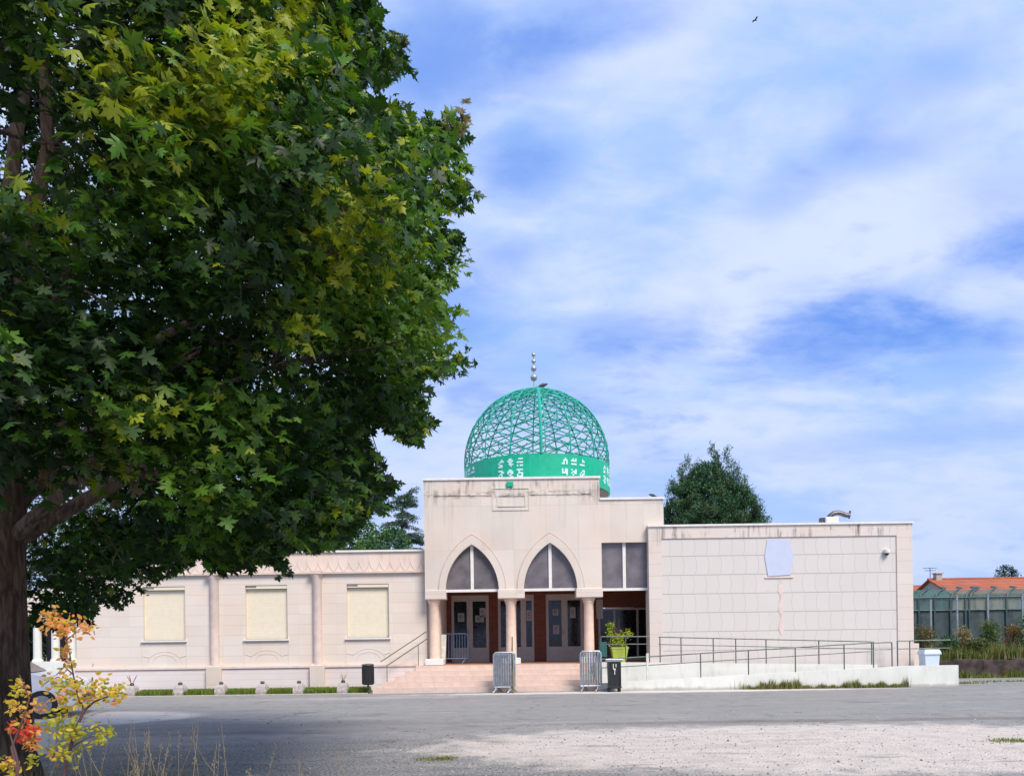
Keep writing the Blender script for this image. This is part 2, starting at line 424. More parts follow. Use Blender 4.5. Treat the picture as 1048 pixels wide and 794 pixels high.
def leafmat(name, c, c2, trans=0.35, rough=0.5, scale=3.0):
    m, nt = newmat(name); P = pos(nt)
    f = nt.ramp(nt.noise(P, scale, 3.0), 0.32, 0.68)
    col = nt.mix(f, c, c2)
    wn = nt.noise(P, 40.0, 2.0)
    col = nt.mix(nt.ramp(wn, 0.3, 0.7, 0.0, 0.25), col, tuple(k * 0.55 for k in c))
    p = nt.new('ShaderNodeBsdfPrincipled'); nt.put(p.inputs['Base Color'], col)
    p.inputs['Roughness'].default_value = rough; p.inputs['Specular IOR Level'].default_value = 0.35
    t = nt.new('ShaderNodeBsdfTranslucent'); nt.put(t.inputs['Color'], nt.mix(1.0, col, (1.15, 1.25, 0.6), 'MULTIPLY'))
    mx = nt.new('ShaderNodeMixShader'); mx.inputs[0].default_value = trans
    nt.l.new(p.outputs[0], mx.inputs[1]); nt.l.new(t.outputs[0], mx.inputs[2])
    o = nt.new('ShaderNodeOutputMaterial'); nt.l.new(mx.outputs[0], o.inputs[0])
    return m
L_dark = leafmat("maple_leaf_dark", (0.015, 0.040, 0.010), (0.024, 0.058, 0.012))  # darkened so shaded leaves contrast with the sunlit ones
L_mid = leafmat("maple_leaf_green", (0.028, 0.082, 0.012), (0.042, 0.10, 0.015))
L_lit = leafmat("maple_leaf_lit", (0.08, 0.195, 0.018), (0.12, 0.21, 0.024))  # brightened green, sunlight put into the leaf colour
L_yel = leafmat("maple_leaf_yellowing", (0.34, 0.38, 0.02), (0.22, 0.30, 0.02))
L_brn = leafmat("maple_leaf_withered", (0.20, 0.13, 0.08), (0.13, 0.13, 0.05))
L_con = leafmat("conifer_green", (0.034, 0.105, 0.045), (0.05, 0.13, 0.045), 0.15)
L_con2 = leafmat("conifer_olive", (0.07, 0.11, 0.04), (0.05, 0.10, 0.035), 0.15)
L_ced = leafmat("cedar_bluegreen", (0.05, 0.11, 0.085), (0.03, 0.08, 0.055), 0.15)
L_gr = leafmat("broadleaf_green", (0.06, 0.16, 0.022), (0.09, 0.19, 0.03), 0.3)
L_bgd = leafmat("far_dark_leaf", (0.012, 0.03, 0.016), (0.018, 0.038, 0.016), 0.1)
L_sy = leafmat("shrub_yellow", (0.62, 0.40, 0.03), (0.55, 0.42, 0.05))
L_so = leafmat("shrub_orange", (0.68, 0.24, 0.07), (0.60, 0.30, 0.10))
L_sr = leafmat("shrub_red", (0.62, 0.03, 0.02), (0.5, 0.08, 0.03))
L_sg = leafmat("shrub_limegreen", (0.30, 0.34, 0.03), (0.42, 0.40, 0.04))
L_dry = leafmat("dry_straw", (0.42, 0.34, 0.20), (0.34, 0.26, 0.14), 0.3)
L_grass = leafmat("grass_blade", (0.15, 0.24, 0.03), (0.22, 0.27, 0.045), 0.3)
L_weed = leafmat("weed_brown_green", (0.16, 0.15, 0.05), (0.22, 0.18, 0.07), 0.3)
L_pot = leafmat("potted_lime_leaf", (0.30, 0.42, 0.02), (0.40, 0.46, 0.03), 0.4)
L_pink = leafmat("pinkish_bloom", (0.45, 0.15, 0.12), (0.4, 0.2, 0.1), 0.3)

def barkmat(name, c):
    m, nt = newmat(name); P = pos(nt); x, y, z = nt.sep(P)
    v = nt.comb(nt.math('MULTIPLY', x, 5.0), nt.math('MULTIPLY', y, 5.0), nt.math('MULTIPLY', z, 1.1))
    n = nt.noise(v, 3.2, 7.0, 0.65, 0.4)
    col = nt.mix(nt.ramp(n, 0.35, 0.65), tuple(k * 0.45 for k in c), tuple(k * 1.4 for k in c))
    finish(nt, col, 0.95, bump=n, bstr=0.9, bdist=0.03, spec=0.15)
    return m
M_bark = barkmat("maple_bark", (0.085, 0.06, 0.045))
M_bark2 = barkmat("grey_bark", (0.12, 0.09, 0.07))
M_twig = simple("shrub_twig", (0.10, 0.05, 0.045), 0.8)

# ground: asphalt worn into gravel, pale dusty patches
def ground_mat():
    m, nt = newmat("worn_asphalt_and_gravel"); P = pos(nt); x, y, z = nt.sep(P)
    def ell(cx, cy, rx, ry, ang=0.0, soft=0.25, nz=0.35, sc=0.8):
        ca, sa = math.cos(ang), math.sin(ang)
        ux = nt.math('SUBTRACT', x, cx); uy = nt.math('SUBTRACT', y, cy)
        a = nt.math('DIVIDE', nt.math('ADD', nt.math('MULTIPLY', ux, ca), nt.math('MULTIPLY', uy, sa)), rx)
        b = nt.math('DIVIDE', nt.math('SUBTRACT', nt.math('MULTIPLY', uy, ca), nt.math('MULTIPLY', ux, sa)), ry)
        r = nt.math('SQRT', nt.math('ADD', nt.math('MULTIPLY', a, a), nt.math('MULTIPLY', b, b)))
        q = nt.math('ADD', r, nt.math('MULTIPLY', nt.math('SUBTRACT', nt.noise(P, sc, 6.0, 0.65), 0.5), nz * 2))
        return nt.ramp(q, 1.0 - soft, 1.0 + soft, 1.0, 0.0)
    fine = nt.noise(P, 26.0, 4.0, 0.7); mid = nt.noise(P, 3.2, 5.0, 0.6); big = nt.noise(P, 0.35, 4.0, 0.55)
    grit = nt.new('ShaderNodeTexVoronoi'); nt.l.new(P, grit.inputs['Vector']); grit.inputs['Scale'].default_value = 34.0
    asph = nt.mix(nt.ramp(mid, 0.3, 0.7), (0.185, 0.183, 0.178), (0.24, 0.237, 0.228))
    asph = nt.mix(nt.ramp(big, 0.35, 0.65, 0.0, 0.5), asph, (0.235, 0.23, 0.22))
    asph = nt.mix(nt.ramp(fine, 0.35, 0.75, 0.0, 0.45), asph, (0.30, 0.30, 0.295))
    grav = nt.mix(nt.ramp(fine, 0.36, 0.64), (0.085, 0.085, 0.085), (0.31, 0.305, 0.295))
    grav = nt.mix(nt.math('MULTIPLY', nt.ramp(grit.outputs['Distance'], 0.0, 0.5, 1.0, 0.0), 0.35), grav, (0.42, 0.41, 0.40))
    rowm = nt.ramp(nt.math('ADD', nt.math('ADD', y, nt.math('MULTIPLY', x, -0.10)), nt.math('MULTIPLY', nt.math('SUBTRACT', nt.noise(P, 0.6, 5.0), 0.5), 2.2)), 12.6, 13.2, 1.0, 0.0)
    col = nt.mix(rowm, asph, grav)
    dust = nt.mix(nt.ramp(fine, 0.3, 0.7), (0.46, 0.41, 0.36), (0.64, 0.58, 0.525))
    dust = nt.mix(nt.ramp(mid, 0.35, 0.7, 0.0, 0.35), dust, (0.27, 0.25, 0.25))
    patch = nt.math('MULTIPLY', ell(5.2, 11.3, 6.3, 2.55, -0.03, 0.16, 0.42, 1.3), nt.ramp(nt.noise(P, 9.0, 6.0, .75), .26, .48, .62, 1.0))
    stones = nt.ramp(nt.noise(P, 7.0, 4.0, 0.7), 0.60, 0.72)
    col = nt.mix(nt.math('MULTIPLY', patch, nt.math('SUBTRACT', 0.92, nt.math('MULTIPLY', stones, 0.5))), col, dust)
    col = nt.mix(nt.math('MULTIPLY', ell(-9.6, 17.0, 2.6, 1.7, 0.1, 0.15, 0.2), 0.8), col, (0.55, 0.49, 0.45))
    col = nt.mix(nt.math('MULTIPLY', ell(4.2, 23.2, 6.5, 0.5, 0.0, 0.35, 0.5, 1.8), 0.9), col, (0.58, 0.54, 0.51))
    col = nt.mix(nt.math('MULTIPLY', ell(-4.0, 22.2, 3.2, 0.55, 0.05, 0.35, 0.6, 1.8), 0.5), col, (0.36, 0.345, 0.34))
    col = nt.mix(nt.math('MULTIPLY', ell(-1.4, 14.6, 2.6, 0.30, 0.12, 0.3, 0.5, 2.0), 0.5), col, (0.36, 0.33, 0.32))
    col = nt.mix(nt.math('MULTIPLY', ell(7.5, 14.5, 7, 0.25, 0.0, 0.4, 0.7, 2.0), 0.45), col, (0.12, 0.09, 0.08))
    # scuffed streaks, old repairs and stains
    stk = nt.noise(nt.comb(nt.math('MULTIPLY', x, 0.35), nt.math('MULTIPLY', y, 1.3), 2.0), 1.6, 7.0, 0.7)
    col = nt.mix(nt.ramp(stk, 0.52, 0.70, 0.0, 0.55), col, (0.33, 0.315, 0.295))
    col = nt.mix(nt.ramp(stk, 0.30, 0.44, 0.6, 0.0), col, (0.085, 0.085, 0.088))
    blot = nt.noise(nt.vmath('ADD', P, (31, 7, 0)), 1.1, 6.0, 0.72)
    col = nt.mix(nt.ramp(blot, 0.60, 0.72, 0.0, 0.5), col, (0.07, 0.068, 0.066))
    # darker band at the left
    col = nt.mix(nt.math('MULTIPLY', ell(-6.0, 14.6, 6.0, 1.1, 0.05, 0.3, 0.3), 0.35), col, (0.10, 0.09, 0.09))
    # far away ground turns to rough verge
    far = nt.ramp(y, 60.0, 110.0); col = nt.mix(far, col, (0.10, 0.12, 0.05))
    # cracks
    vor = nt.new('ShaderNodeTexVoronoi'); vor.feature = 'DISTANCE_TO_EDGE'; vor.inputs['Scale'].default_value = 0.35
    nt.l.new(nt.vmath('ADD', P, nt.comb(nt.math('MULTIPLY', nt.noise(P, 1.5, 4.0), 1.2), nt.math('MULTIPLY', nt.noise(nt.vmath('ADD', P, (9, 4, 1)), 1.5, 4.0), 1.2), 0.0)), vor.inputs['Vector'])
    crack = nt.math('MULTIPLY', nt.ramp(vor.outputs['Distance'], 0.0, 0.006, 1.0, 0.0), nt.math('SUBTRACT', 0.6, nt.math('MULTIPLY', patch, 0.5)))
    col = nt.mix(crack, col, (0.06, 0.055, 0.055))
    h = nt.math('ADD', nt.math('MULTIPLY', fine, 0.6), nt.math('MULTIPLY', grit.outputs['Distance'], nt.math('ADD', nt.math('MULTIPLY', rowm, 1.0), 0.25)))
    finish(nt, col, 0.92, bump=h, bstr=0.55, bdist=0.02, spec=0.2)
    return m
M_ground = ground_mat()

# ------------------------------------------------------------------ ground
g = MB(); 
xs = [-600, -60, -20, 0, 20, 60, 600]; ys = [-200, -10, 0, 12, 24, 60, 1200]
for i in range(6):
    for j in range(6):
        g.add([(xs[i], ys[j], 0), (xs[i+1], ys[j], 0), (xs[i+1], ys[j+1], 0), (xs[i], ys[j+1], 0)], [(0, 1, 2, 3)])
tag(g.build("ground", M_ground), kind="structure")

# ------------------------------------------------------------------ the mosque
YP = 25.3    # portico face
YR = 25.1    # right wing face
YL = 25.7    # left wing face
FLOOR = 0.81
mq = thing("mosque", "pale stone mosque with pointed arches and an open green lattice dome", "mosque", (0.9, YP, 0))

def X(px, py, Y): return U(px, py, Y)[0]
def Z(px, py, Y): return U(px, py, Y)[1]

def ogive(cx, z0, a, h, n=14):
    c = (h * h - a * a) / (2 * a); Rr = a + c
    t1 = math.asin(min(1, h / Rr)); pts = []
    for i in range(n + 1):
        t = t1 * i / n; pts.append((cx + Rr * math.cos(t) - c, z0 + Rr * math.sin(t)))
    left = [(2 * cx - x, z) for (x, z) in pts]
    return pts, left   # right arc bottom->apex, left arc bottom->apex

zs = Z(483, 604.4, YP); zc = Z(520, 612, YP)
XL = X(435, 600, YP); XT = X(613.5, 500, YP); ZT = Z(524, 490.5, YP)
XB = X(679, 525, YP) ; ZB = Z(650, 511, YP)
s = YP / F
a1 = ((X(456, 600, YP) + X(510.5, 600, YP)) / 2, (510.5 - 456) / 2 * s, 47.6 * s)
a2 = ((X(536.2, 600, YP) + X(590.8, 600, YP)) / 2, (590.8 - 536.2) / 2 * s, 48.2 * s)
x3a, x3b, z3 = X(615.9, 580, YP), X(662.8, 580, YP), Z(640, 554.8, YP)
zf = zs + 0.0
pts = [(XL, zc)]
for (cx, a, h) in (a1, a2):
    rgt, lft = ogive(cx, zs, a, h)
    pts += [(cx - a, zc)] + lft + list(reversed(rgt))[1:] + [(cx + a, zc)]
pts += [(x3a, zc), (x3a, z3), (x3b, z3), (x3b, 0.0), (x3b + 0.16, 0.0), (x3b + 0.16, Z(700, 539, YR) - 0.3), (XB, Z(700, 539, YR) - 0.3), (XB, ZB), (XT, ZB), (XT, ZT), (XL, ZT)]
MB().prism(pts, YP, YP + 0.45).build("portico_wall", M_port, mq)
# relief around the arches
for (cx, a, h) in (a1, a2):
    ri, li = ogive(cx, zs, a, h, 18); ro, lo_ = ogive(cx, zs, a + 0.215, h + 0.30, 18)
    b = MB()
    for (o_, i_) in ((ro, ri), (lo_, li)):
        for k in range(len(ri) - 1):
            q = [i_[k], o_[k], o_[k+1], i_[k+1]] if o_ is ro else [i_[k+1], o_[k+1], o_[k], i_[k]]
            b.prism(q, YP - 0.035, YP + 0.02)
    b.build("arch_surround", M_port, mq)
    ro2, lo2 = ogive(cx, zs, a + 0.235, h + 0.33, 18)
    b = MB(); b.tube([(p[0], YP - 0.004, p[1]) for p in lo2] , 0.014, 5); b.tube([(p[0], YP - 0.004, p[1]) for p in ro2], 0.014, 5)
    b.build("arch_moulding", M_tint, mq)
# framed relief panel between arches and stringline
b = MB()
def frame_xz(b, x0, x1, z0, z1, y, t=0.03, dpt=0.02):
    b.box(x0, x1, y - dpt, y, z1 - t, z1); b.box(x0, x1, y - dpt, y, z0, z0 + t)
    b.box(x0, x0 + t, y - dpt, y, z0 + t, z1 - t); b.box(x1 - t, x1, y - dpt, y, z0 + t, z1 - t)
p0 = U(504, 522.5, YP); p1 = U(541.5, 499, YP); frame_xz(b, p0[0], p1[0], p0[1], p1[1], YP, 0.025)
p0 = U(509, 518.5, YP); p1 = U(538, 506.5, YP); frame_xz(b, p0[0], p1[0], p0[1], p1[1], YP, 0.03)
b.build("relief_frame", M_port, mq)
zz_ = Z(524, 506.5, YP)
b = MB(); b.box(XL + 0.35, X(504, 506, YP) - .02, YP - 0.018, YP, zz_, zz_ + 0.035); b.build("stringcourse", M_port, mq)
b = MB(); b.box(X(541.5, 506, YP) + .02, XT - 0.25, YP - 0.018, YP, zz_, zz_ + 0.035)
b.build("stringcourse", M_port, mq)
# copings
b = MB(); b.box(XL - 0.03, XT + 0.03, YP - 0.04, YP + 0.5, ZT, ZT + 0.07); b.build("coping", M_cap, mq)
b = MB(); b.box(XT + 0.002, XB + 0.03, YP - 0.04, YP + 0.5, ZB, ZB + 0.07)
b.box(XB, XB + 0.05, YP + 0.46, YP + 5.0, ZB - 0.5, ZB + 0.07); b.build("coping", M_cap, mq)
# block behind (roof under the dome)
b = MB(); b.box(XL + 0.005, XB - 0.002, YP + 0.46, YP + 8.0, ZB - 1.4, ZB - 0.45)
b.build("central_roof", M_port, mq)
b = MB(); b.box(XB - 0.25, XB - 0.001, YP + 0.455, YP + 8.0, ZB - 0.45, ZB - 0.002); b.build("side_parapet", M_port, mq)

# pier cap blocks and columns
def capblock(x0p, x1p):
    xa, xb = X(x0p, 608, YP), X(x1p, 608, YP)
    b = MB(); b.box(xa, xb, YP - 0.06, YP + 0.50, zc - 0.005, zs + 0.03, bev=0.012); return b.build("cap_block", M_port, mq)
for (x0p, x1p, cxp) in ((435, 456.5, 444), (509.5, 537, 523), (589.5, 616.8, 603.3)):
    capblock(x0p, x1p)
    cx = X(cxp, 640, YP); cy = YP + 0.22
    b = MB()
    b.lathe(cx, cy, [(0.17, FLOOR + 0.2), (0.172, FLOOR + 0.6), (0.165, 1.8), (0.158, zc - 0.20), (0.185, zc - 0.15), (0.18, zc - 0.12), (0.215, zc - 0.06), (0.22, zc - 0.006)], 28)
    col = b.build("column", M_col, mq, smooth=True)
    b = MB(); b.box(cx - 0.30, cx + 0.30, cy - 0.30, cy + 0.30, FLOOR + 0.002, FLOOR + 0.2, bev=0.015)
    b.build("column_base", M_white, col)

# transom windows
def transom(xa, xb, z0, glasspts, top):
    b = MB(); b.box(xa - 0.01, xb + 0.01, YP + 0.10, YP + 0.2, z0 - 0.03, z0 + 0.055)
    xm = (xa + xb) / 2
    b.box(xm - 0.05, xm + 0.05, YP + 0.10, YP + 0.2, z0 + 0.055, top)
    fr = b.build("transom_window", M_cap, mq)
    g2 = MB(); g2.prism(glasspts, YP + 0.14, YP + 0.16); g2.build("pane", M_glassu, fr)
for (cx, a, h) in (a1, a2):
    rgt, lft = ogive(cx, zs, a + 0.02, h + 0.02)
    transom(cx - a, cx + a, zs, [(cx - a, zs + .02), (cx + a, zs + .02)] + rgt[1:] + list(reversed(lft))[1:-1], zs + h)
z3s = Z(640, 603, YP)
transom(x3a, x3b, z3s, [(x3a, z3s + .02), (x3b, z3s + .02), (x3b, z3 + .02), (x3a, z3 + .02)], z3)

# porch: floor, ceiling, walls
YD = 28.3; XE = 5.38
b = MB(); b.box(XL, x3b + .1, YP - 0.1, YP + .46, 0.0, FLOOR); b.box(XL, XE - .002, YP + .46, YD + 0.28, 0.0, FLOOR); b.build("porch_floor", M_tileo, mq)
b = MB(); b.box(XL + .44, XE - .02, YP + 0.46, YD, zs + 0.16, zs + 0.3); b.build("porch_ceiling", M_cap, mq)
b = MB(); b.box(XL, XL + 0.43, YP + 0.46, YD + .3, FLOOR + 0.002, zs + 0.3); b.build("porch_wall", M_tint, mq)
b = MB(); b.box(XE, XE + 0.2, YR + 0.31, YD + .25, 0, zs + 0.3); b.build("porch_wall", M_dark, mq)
def XD(p): return X(p, 640, YD)
# back wall of dark red brick with three door openings and a glazed bay
ZD = Z(480, 609, YD)
b = MB(); zt = zs + 0.16
d_open = [(462, 500.6), (509.6, 546.8), (558.8, 597.4)]
edges = [(XL + 0.43, XD(462)), (XD(500.6), XD(509.6)), (XD(546.8), XD(558.8)), (XD(597.4), XD(612))]
for (xa, xb) in edges: b.box(xa, xb, YD, YD + 0.25, FLOOR + 0.002, ZD)
b.box(XL + .43, XD(612), YD, YD + 0.25, ZD, zt)
b.box(XD(612), XE - 0.002, YD, YD + .25, Z(640, 621, YD), zt)
b.build("brick_wall", M_brick, mq)
zb_, zg0, zg1 = FLOOR, Z(480, 662.6, YD), Z(480, 615.2, YD)
def door(xp0, xp1, panes, notices):
    b = MB(); xa, xb = XD(xp0) + .003, XD(xp1) - .003
    cuts = [xa] + [v for p in panes for v in (XD(p[0]), XD(p[1]))] + [xb]
    for i in range(0, len(cuts), 2): b.box(cuts[i], cuts[i+1], YD + 0.03, YD + 0.12, FLOOR + .003, ZD - .002)
    for p in panes:
        b.box(XD(p[0]), XD(p[1]), YD + 0.03, YD + 0.12, FLOOR + .003, zg0); b.box(XD(p[0]), XD(p[1]), YD + 0.03, YD + 0.12, zg1, ZD - .002)
    # raised stiles round each leaf
    xm = (xa + xb) / 2
    for q in (xa + 0.02, xm - 0.03, xb - 0.08): b.box(q, q + 0.06, YD + 0.012, YD + 0.028, FLOOR + .003, ZD - 0.01)
    b.box(xa + .02, xb - .02, YD + 0.008, YD + .026, FLOOR + 0.36, FLOOR + 0.40)
    dr = b.build("entrance_door", M_doorp, mq)
    for p in panes:
        b = MB(); b.box(XD(p[0]), XD(p[1]), YD + 0.07, YD + 0.09, zg0, zg1); b.build("door_glass", M_glassd, dr)
    b = MB(); b.tube([(xm - 0.07, YD - 0.02, FLOOR + .95), (xm - 0.07, YD - 0.02, FLOOR + 1.2)], 0.014, 8)
    b.box(xm - 0.08, xm - 0.06, YD - 0.02, YD + 0.012, FLOOR + .97, FLOOR + .99); b.box(xm - 0.08, xm - 0.06, YD - 0.02, YD + 0.012, FLOOR + 1.16, FLOOR + 1.18)
    b.build("door_handle", M_steel, dr)
    for (nx0, ny0, nx1, ny1) in notices:
        q0 = U(nx0, ny1, YD); q1 = U(nx1, ny0, YD)
        b = MB(); b.box(q0[0], q1[0], YD + 0.062, YD + 0.068, q0[1], q1[1])
        b.build("notice", M_poster, dr)
        b = MB()
        for k in range(5):
            zk = q1[1] - (q1[1] - q0[1]) * (0.18 + 0.15 * k)
            if k in (1, 2): b.box(q0[0] + .04, q0[0] + .04 + (q1[0] - q0[0]) * .3, YD + .058, YD + .0615, zk - .012, zk + .012)
            b.box(q0[0] + .05, q1[0] - .04 - .02 * (k % 2), YD + .0585, YD + .061, zk - .006, zk + .006)
        b.build("notice_print", M_black, dr)
door(462, 500.6, [(464.7, 477.8), (483.8, 497.4)], [(468.5, 627, 475, 636), (491, 622, 497, 631), (486.5, 629.5, 495, 636.5)])
door(509.6, 546.8, [(512.5, 523.5), (526.5, 533), (538.4, 544.8)], [(539, 624, 544.5, 635)])
door(558.8, 597.4, [(561.6, 574.9), (581, 594.2)], [(566, 623, 571.5, 629.5), (566.3, 639.5, 572.3, 648.5), (583.5, 621, 589, 632)])
# glazed bay beside the doors
xa, xb = XD(612), XE - 0.003
b = MB(); b.box(xa, xb, YD + .02, YD + .1, FLOOR + .002, FLOOR + .08); b.box(xa, xb, YD + .02, YD + .1, Z(640, 622, YD) - .06, Z(640, 622, YD) - .002)
for q in (612.5, 628, 651.6): b.box(XD(q), XD(q) + 0.07, YD + .02, YD + .1, FLOOR + .08, Z(640, 622, YD) - .06)
fr = b.build("glazed_screen", M_doorp, mq)
b = MB(); b.box(xa, xb, YD + .05, YD + .06, FLOOR + .08, Z(640, 622, YD) - .05); b.build("pane", M_glassd, fr)
q0 = U(610.5, 633, YD - .05); q1 = U(617, 613, YD - .05)
b = MB(); b.box(q0[0], q1[0], YD - .03, YD - .008, q0[1], q1[1]); b.build("notice_board", M_doorp, mq)

# ---- right wing
x0, x1 = X(664.3, 600, YR), X(934.5, 600, YR); zt = Z(800, 537.2, YR)
xi0, xi1 = X(677.5, 600, YR), X(918.3, 600, YR); zi = Z(800, 549.3, YR)
b = MB(); b.box(xi0 - .02, xi1 + .02, YR + 0.035, YR + .3, 0, zi + .02); b.box(5.6, xi1 + .02, YR + 0.3, YR + 12, 0, zi + .02); b.build("right_wing_wall", M_right, mq)
b = MB(); b.box(x0, xi0, YR, YR + .3, 0, zt); b.box(x0 + .02, 5.6, YR + 3.5, YR + 12, 0, zt); b.box(x0 + .02, 5.6, YR + .3, YR + 3.5, zt - .8, zt); b.box(xi1, x1, YR, YR + 13, 0, zt); b.box(xi0, xi1, YR + .002, YR + 0.4, zi, zt)
b.build("wall_border", M_rframe, mq)
b = MB(); b.box(xi0, xi1, YR + .4, YR + 12.2, zi - .1, zi + .12); b.build("flat_roof", M_cap, mq)
b = MB(); b.box(x0 - .02, x1 + .03, YR - .04, YR + .45, zt, zt + .06); b.box(x1 - .35, x1 + .03, YR + .45, YR + 13.0, zt, zt + .06); b.build("coping", M_cap, mq)
t = 0.014
b = MB(); b.box(xi0, xi1, YR + .022, YR + .034, zi - t, zi); b.box(xi0, xi0 + t, YR + .022, YR + .034, 0.9, zi - t); b.box(xi1 - t, xi1, YR + .022, YR + .034, 0.9, zi - t)
b.build("panel_moulding", M_pil, mq)
hexp = [(786.2, 589.5), (809.3, 587.8), (812.6, 569.6), (808, 551.8), (785.4, 551.8), (782.7, 569.4)]
b = MB(); b.prism([U(px, py, YR) for (px, py) in hexp], YR + 0.012, YR + 0.045); b.build("hexagonal_panel", M_hexw, mq)
b = MB()
b.box(X(783, 590.5, YR), X(812, 590.5, YR), YR + .004, YR + .034, Z(798, 591.2, YR), Z(798, 591.2, YR) + .035)
b.build("panel_sill", M_pil, mq)
b = MB()
xc = X(799.3, 600, YR)
for (ya, yb) in ((592, 612), (612, 631), (631, 650)):
    za, zb2 = Z(799, yb, YR), Z(799, ya, YR); zm = za + (zb2 - za) * .4
    b.prism([(xc, za), (xc + .10, zm), (xc + .012, zb2), (xc - .012, zb2), (xc - .10, zm)], YR + .025, YR + .05)
b.build("diamond_relief", M_dia, mq)
b = MB(); b.box(X(930, 660, YR) + .1, X(945.5, 660, YR), YR + .3, YR + .7, 0, 1.3); b.build("buttress", M_rframe, mq)

# ---- left wing
xl = X(78, 650, YL); zt = Z(380, 564.8, YL); zfr = Z(380, 585.5, YL); zpl = Z(300, 682, YL)
wins = [(168, 189.5 - 147), (272.7, 43), (376.6, 42.5)]
wz = [(600.5, 656), (598.3, 654), (597.2, 651.6)]
wx = []
for (c, wd), (ta, tb) in zip(wins, wz):
    xc = X(c, 625, YL); wx.append((xc - 0.69, xc + 0.69, Z(c, tb, YL), Z(c, ta, YL)))
zw0 = sum(q[2] for q in wx) / 3; zw1 = sum(q[3] for q in wx) / 3
b = MB(); prevx = xl
for q in wx:
    b.box(prevx, q[0], YL, YL + .3, zpl, zfr); b.box(q[0], q[1], YL, YL + .3, zpl, zw0); b.box(q[0], q[1], YL, YL + .3, zw1, zfr); prevx = q[1]
b.box(prevx, XL - .002, YL, YL + .3, zpl, zfr)
b.box(xl, xl + .3, YL + .3, YL + 12, zpl, zfr); b.box(xl, XL + .2, YL + 11.8, YL + 12.1, 0, zfr)
b.build("left_wing_wall", M_left, mq)
b = MB(); b.box(xl - .03, XL - .002, YL - .06, YL + .3, 0, zpl - .03); b.box(xl - .03, xl + .3, YL + .3, YL + 12, 0, zpl - .03); b.build("plinth", M_plinth, mq)
b = MB(); b.box(xl - .05, XL - .002, YL - .10, YL + .3, zpl - .03, zpl + .03); b.build("plinth_moulding", M_pil, mq)
b = MB(); b.box(xl, XL - .002, YL - .03, YL + .3, zfr + .03, zt); b.box(xl, xl + .3, YL + .3, YL + 12, zfr + .03, zt); b.build("frieze", M_frieze, mq)
b = MB(); b.box(xl - .03, XL - .002, YL - .10, YL + .3, zfr - .03, zfr + .03); b.build("frieze_moulding", M_tint, mq)
b = MB(); b.box(xl - .04, XL - .002, YL - .09, YL + .4, zt, zt + .06); b.build("coping", M_cap, mq)
b = MB(); b.box(xl + .3, XL + .2, YL + .3, YL + 12, zt - .35, zt - .2); b.build("flat_roof", M_cap, mq)
# pointed motifs of the frieze
b = MB(); xk = XL - 0.17; step = 0.337
while xk > xl + .2:
    zb0, zb1 = zfr + .05, zfr + .43
    for sg in (-1, 1):
        b.tube([(xk, YL - .034, zb1), (xk + sg * .012, YL - .034, zb1 - .13), (xk + sg * .05, YL - .034, zb1 - .24), (xk + sg * .11, YL - .034, zb0 + .05), (xk + sg * .16, YL - .034, zb0)], [.006, .012, .012, .012, .008], 5)
    xk -= step
b.build("frieze_ornament", M_pil, mq)
for q in wx:
    b = MB()
    n = 26
    for k in range(n):
        za = zw0 + (zw1 - .13 - zw0) * k / n; zb2 = zw0 + (zw1 - .13 - zw0) * (k + 1) / n
        b.prism([(YL + .119, za), (YL + .115, za + (zb2 - za) * .15), (YL + .115, zb2 - (zb2 - za) * .15), (YL + .119, zb2), (YL + .15, zb2), (YL + .15, za)], q[0], q[1], axis='x')
    sh = b.build("window_shutter", M_shut, mq)
    b = MB(); b.box(q[0] + .01, q[1] - .01, YL + .02, YL + .14, zw1 - .12, zw1 - .005, bev=.01); b.build("shutter_box", M_shut, sh)
    b = MB(); b.box(q[0] + .02, q[0] + .36, YL + .012, YL + .022, zw1 - .07, zw1 - .012); b.build("shutter_vent", M_shutd, sh)
    b = MB(); b.box(q[0] - .07, q[1] + .05, YL - .07, YL + .12, zw0 - .05, zw0); b.build("window_sill", M_cap, sh)
    # relief panel with an arch motif below the sill
    b = MB(); frame_xz(b, q[0] - .05, q[1] + .05, zpl + .03, zw0 - .06, YL, .025, .015)
    xm = (q[0] + q[1]) / 2
    for r_ in (.5, .36):
        b.tube([(xm + r_ * math.cos(a) * 1.1, YL - .004, zpl + .18 + r_ * .75 * math.sin(a)) for a in [math.pi * k / 14 for k in range(15)]], .006, 5)
    b.tube([(q[0], YL - .004, zpl + .42), (xm - .5, YL - .004, zpl + .36)], .01, 5); b.tube([(q[1], YL - .004, zpl + .42), (xm + .5, YL - .004, zpl + .36)], .01, 5)
    b.build("relief_panel", M_left, mq)
for pxc in (220, 325.3):
    xc = X(pxc, 640, YL)
    if pxc == 118: xc = xl + .22
    b = MB(); b.lathe(xc, YL - .03, [(.15, zpl + .05), (.15, zfr - .16), (.19, zfr - .1), (.2, zfr - .035)], 16)
    pl = b.build("pilaster", M_pil, mq, smooth=True)
    b = MB(); b.box(xc - .24, xc + .24, YL - .22, YL - .062, 0, zpl + .05, bev=.012); b.box(xc - .21, xc + .21, YL - .14, YL - .002, zpl + .05, zpl + .1); b.build("pedestal", M_plinth if pxc == 118 else M_concrete if False else M_port, pl)
    b = MB(); b.box(xc - .22, xc + .22, YL - .24, YL - .102, zfr - .04, zfr + .06); b.build("capital", M_tint, pl)

# ---- stairs wrapping round the porch corner
b = MB(); n = 5; xr = X(611.5, 690, 24.2)
for k in range(n):
    z0_, z1_ = FLOOR * k / n, FLOOR * (k + 1) / n
    y0_ = 24.0 + 0.27 * k; x0_ = -4.30 + 0.3 * k
    b.box(x0_, xr - .001 * k, y0_, YL - .075 if x0_ < XL else YP, z0_, z1_ - (0.001 if k == n - 1 else 0))
b.build("front_steps", M_step, mq)

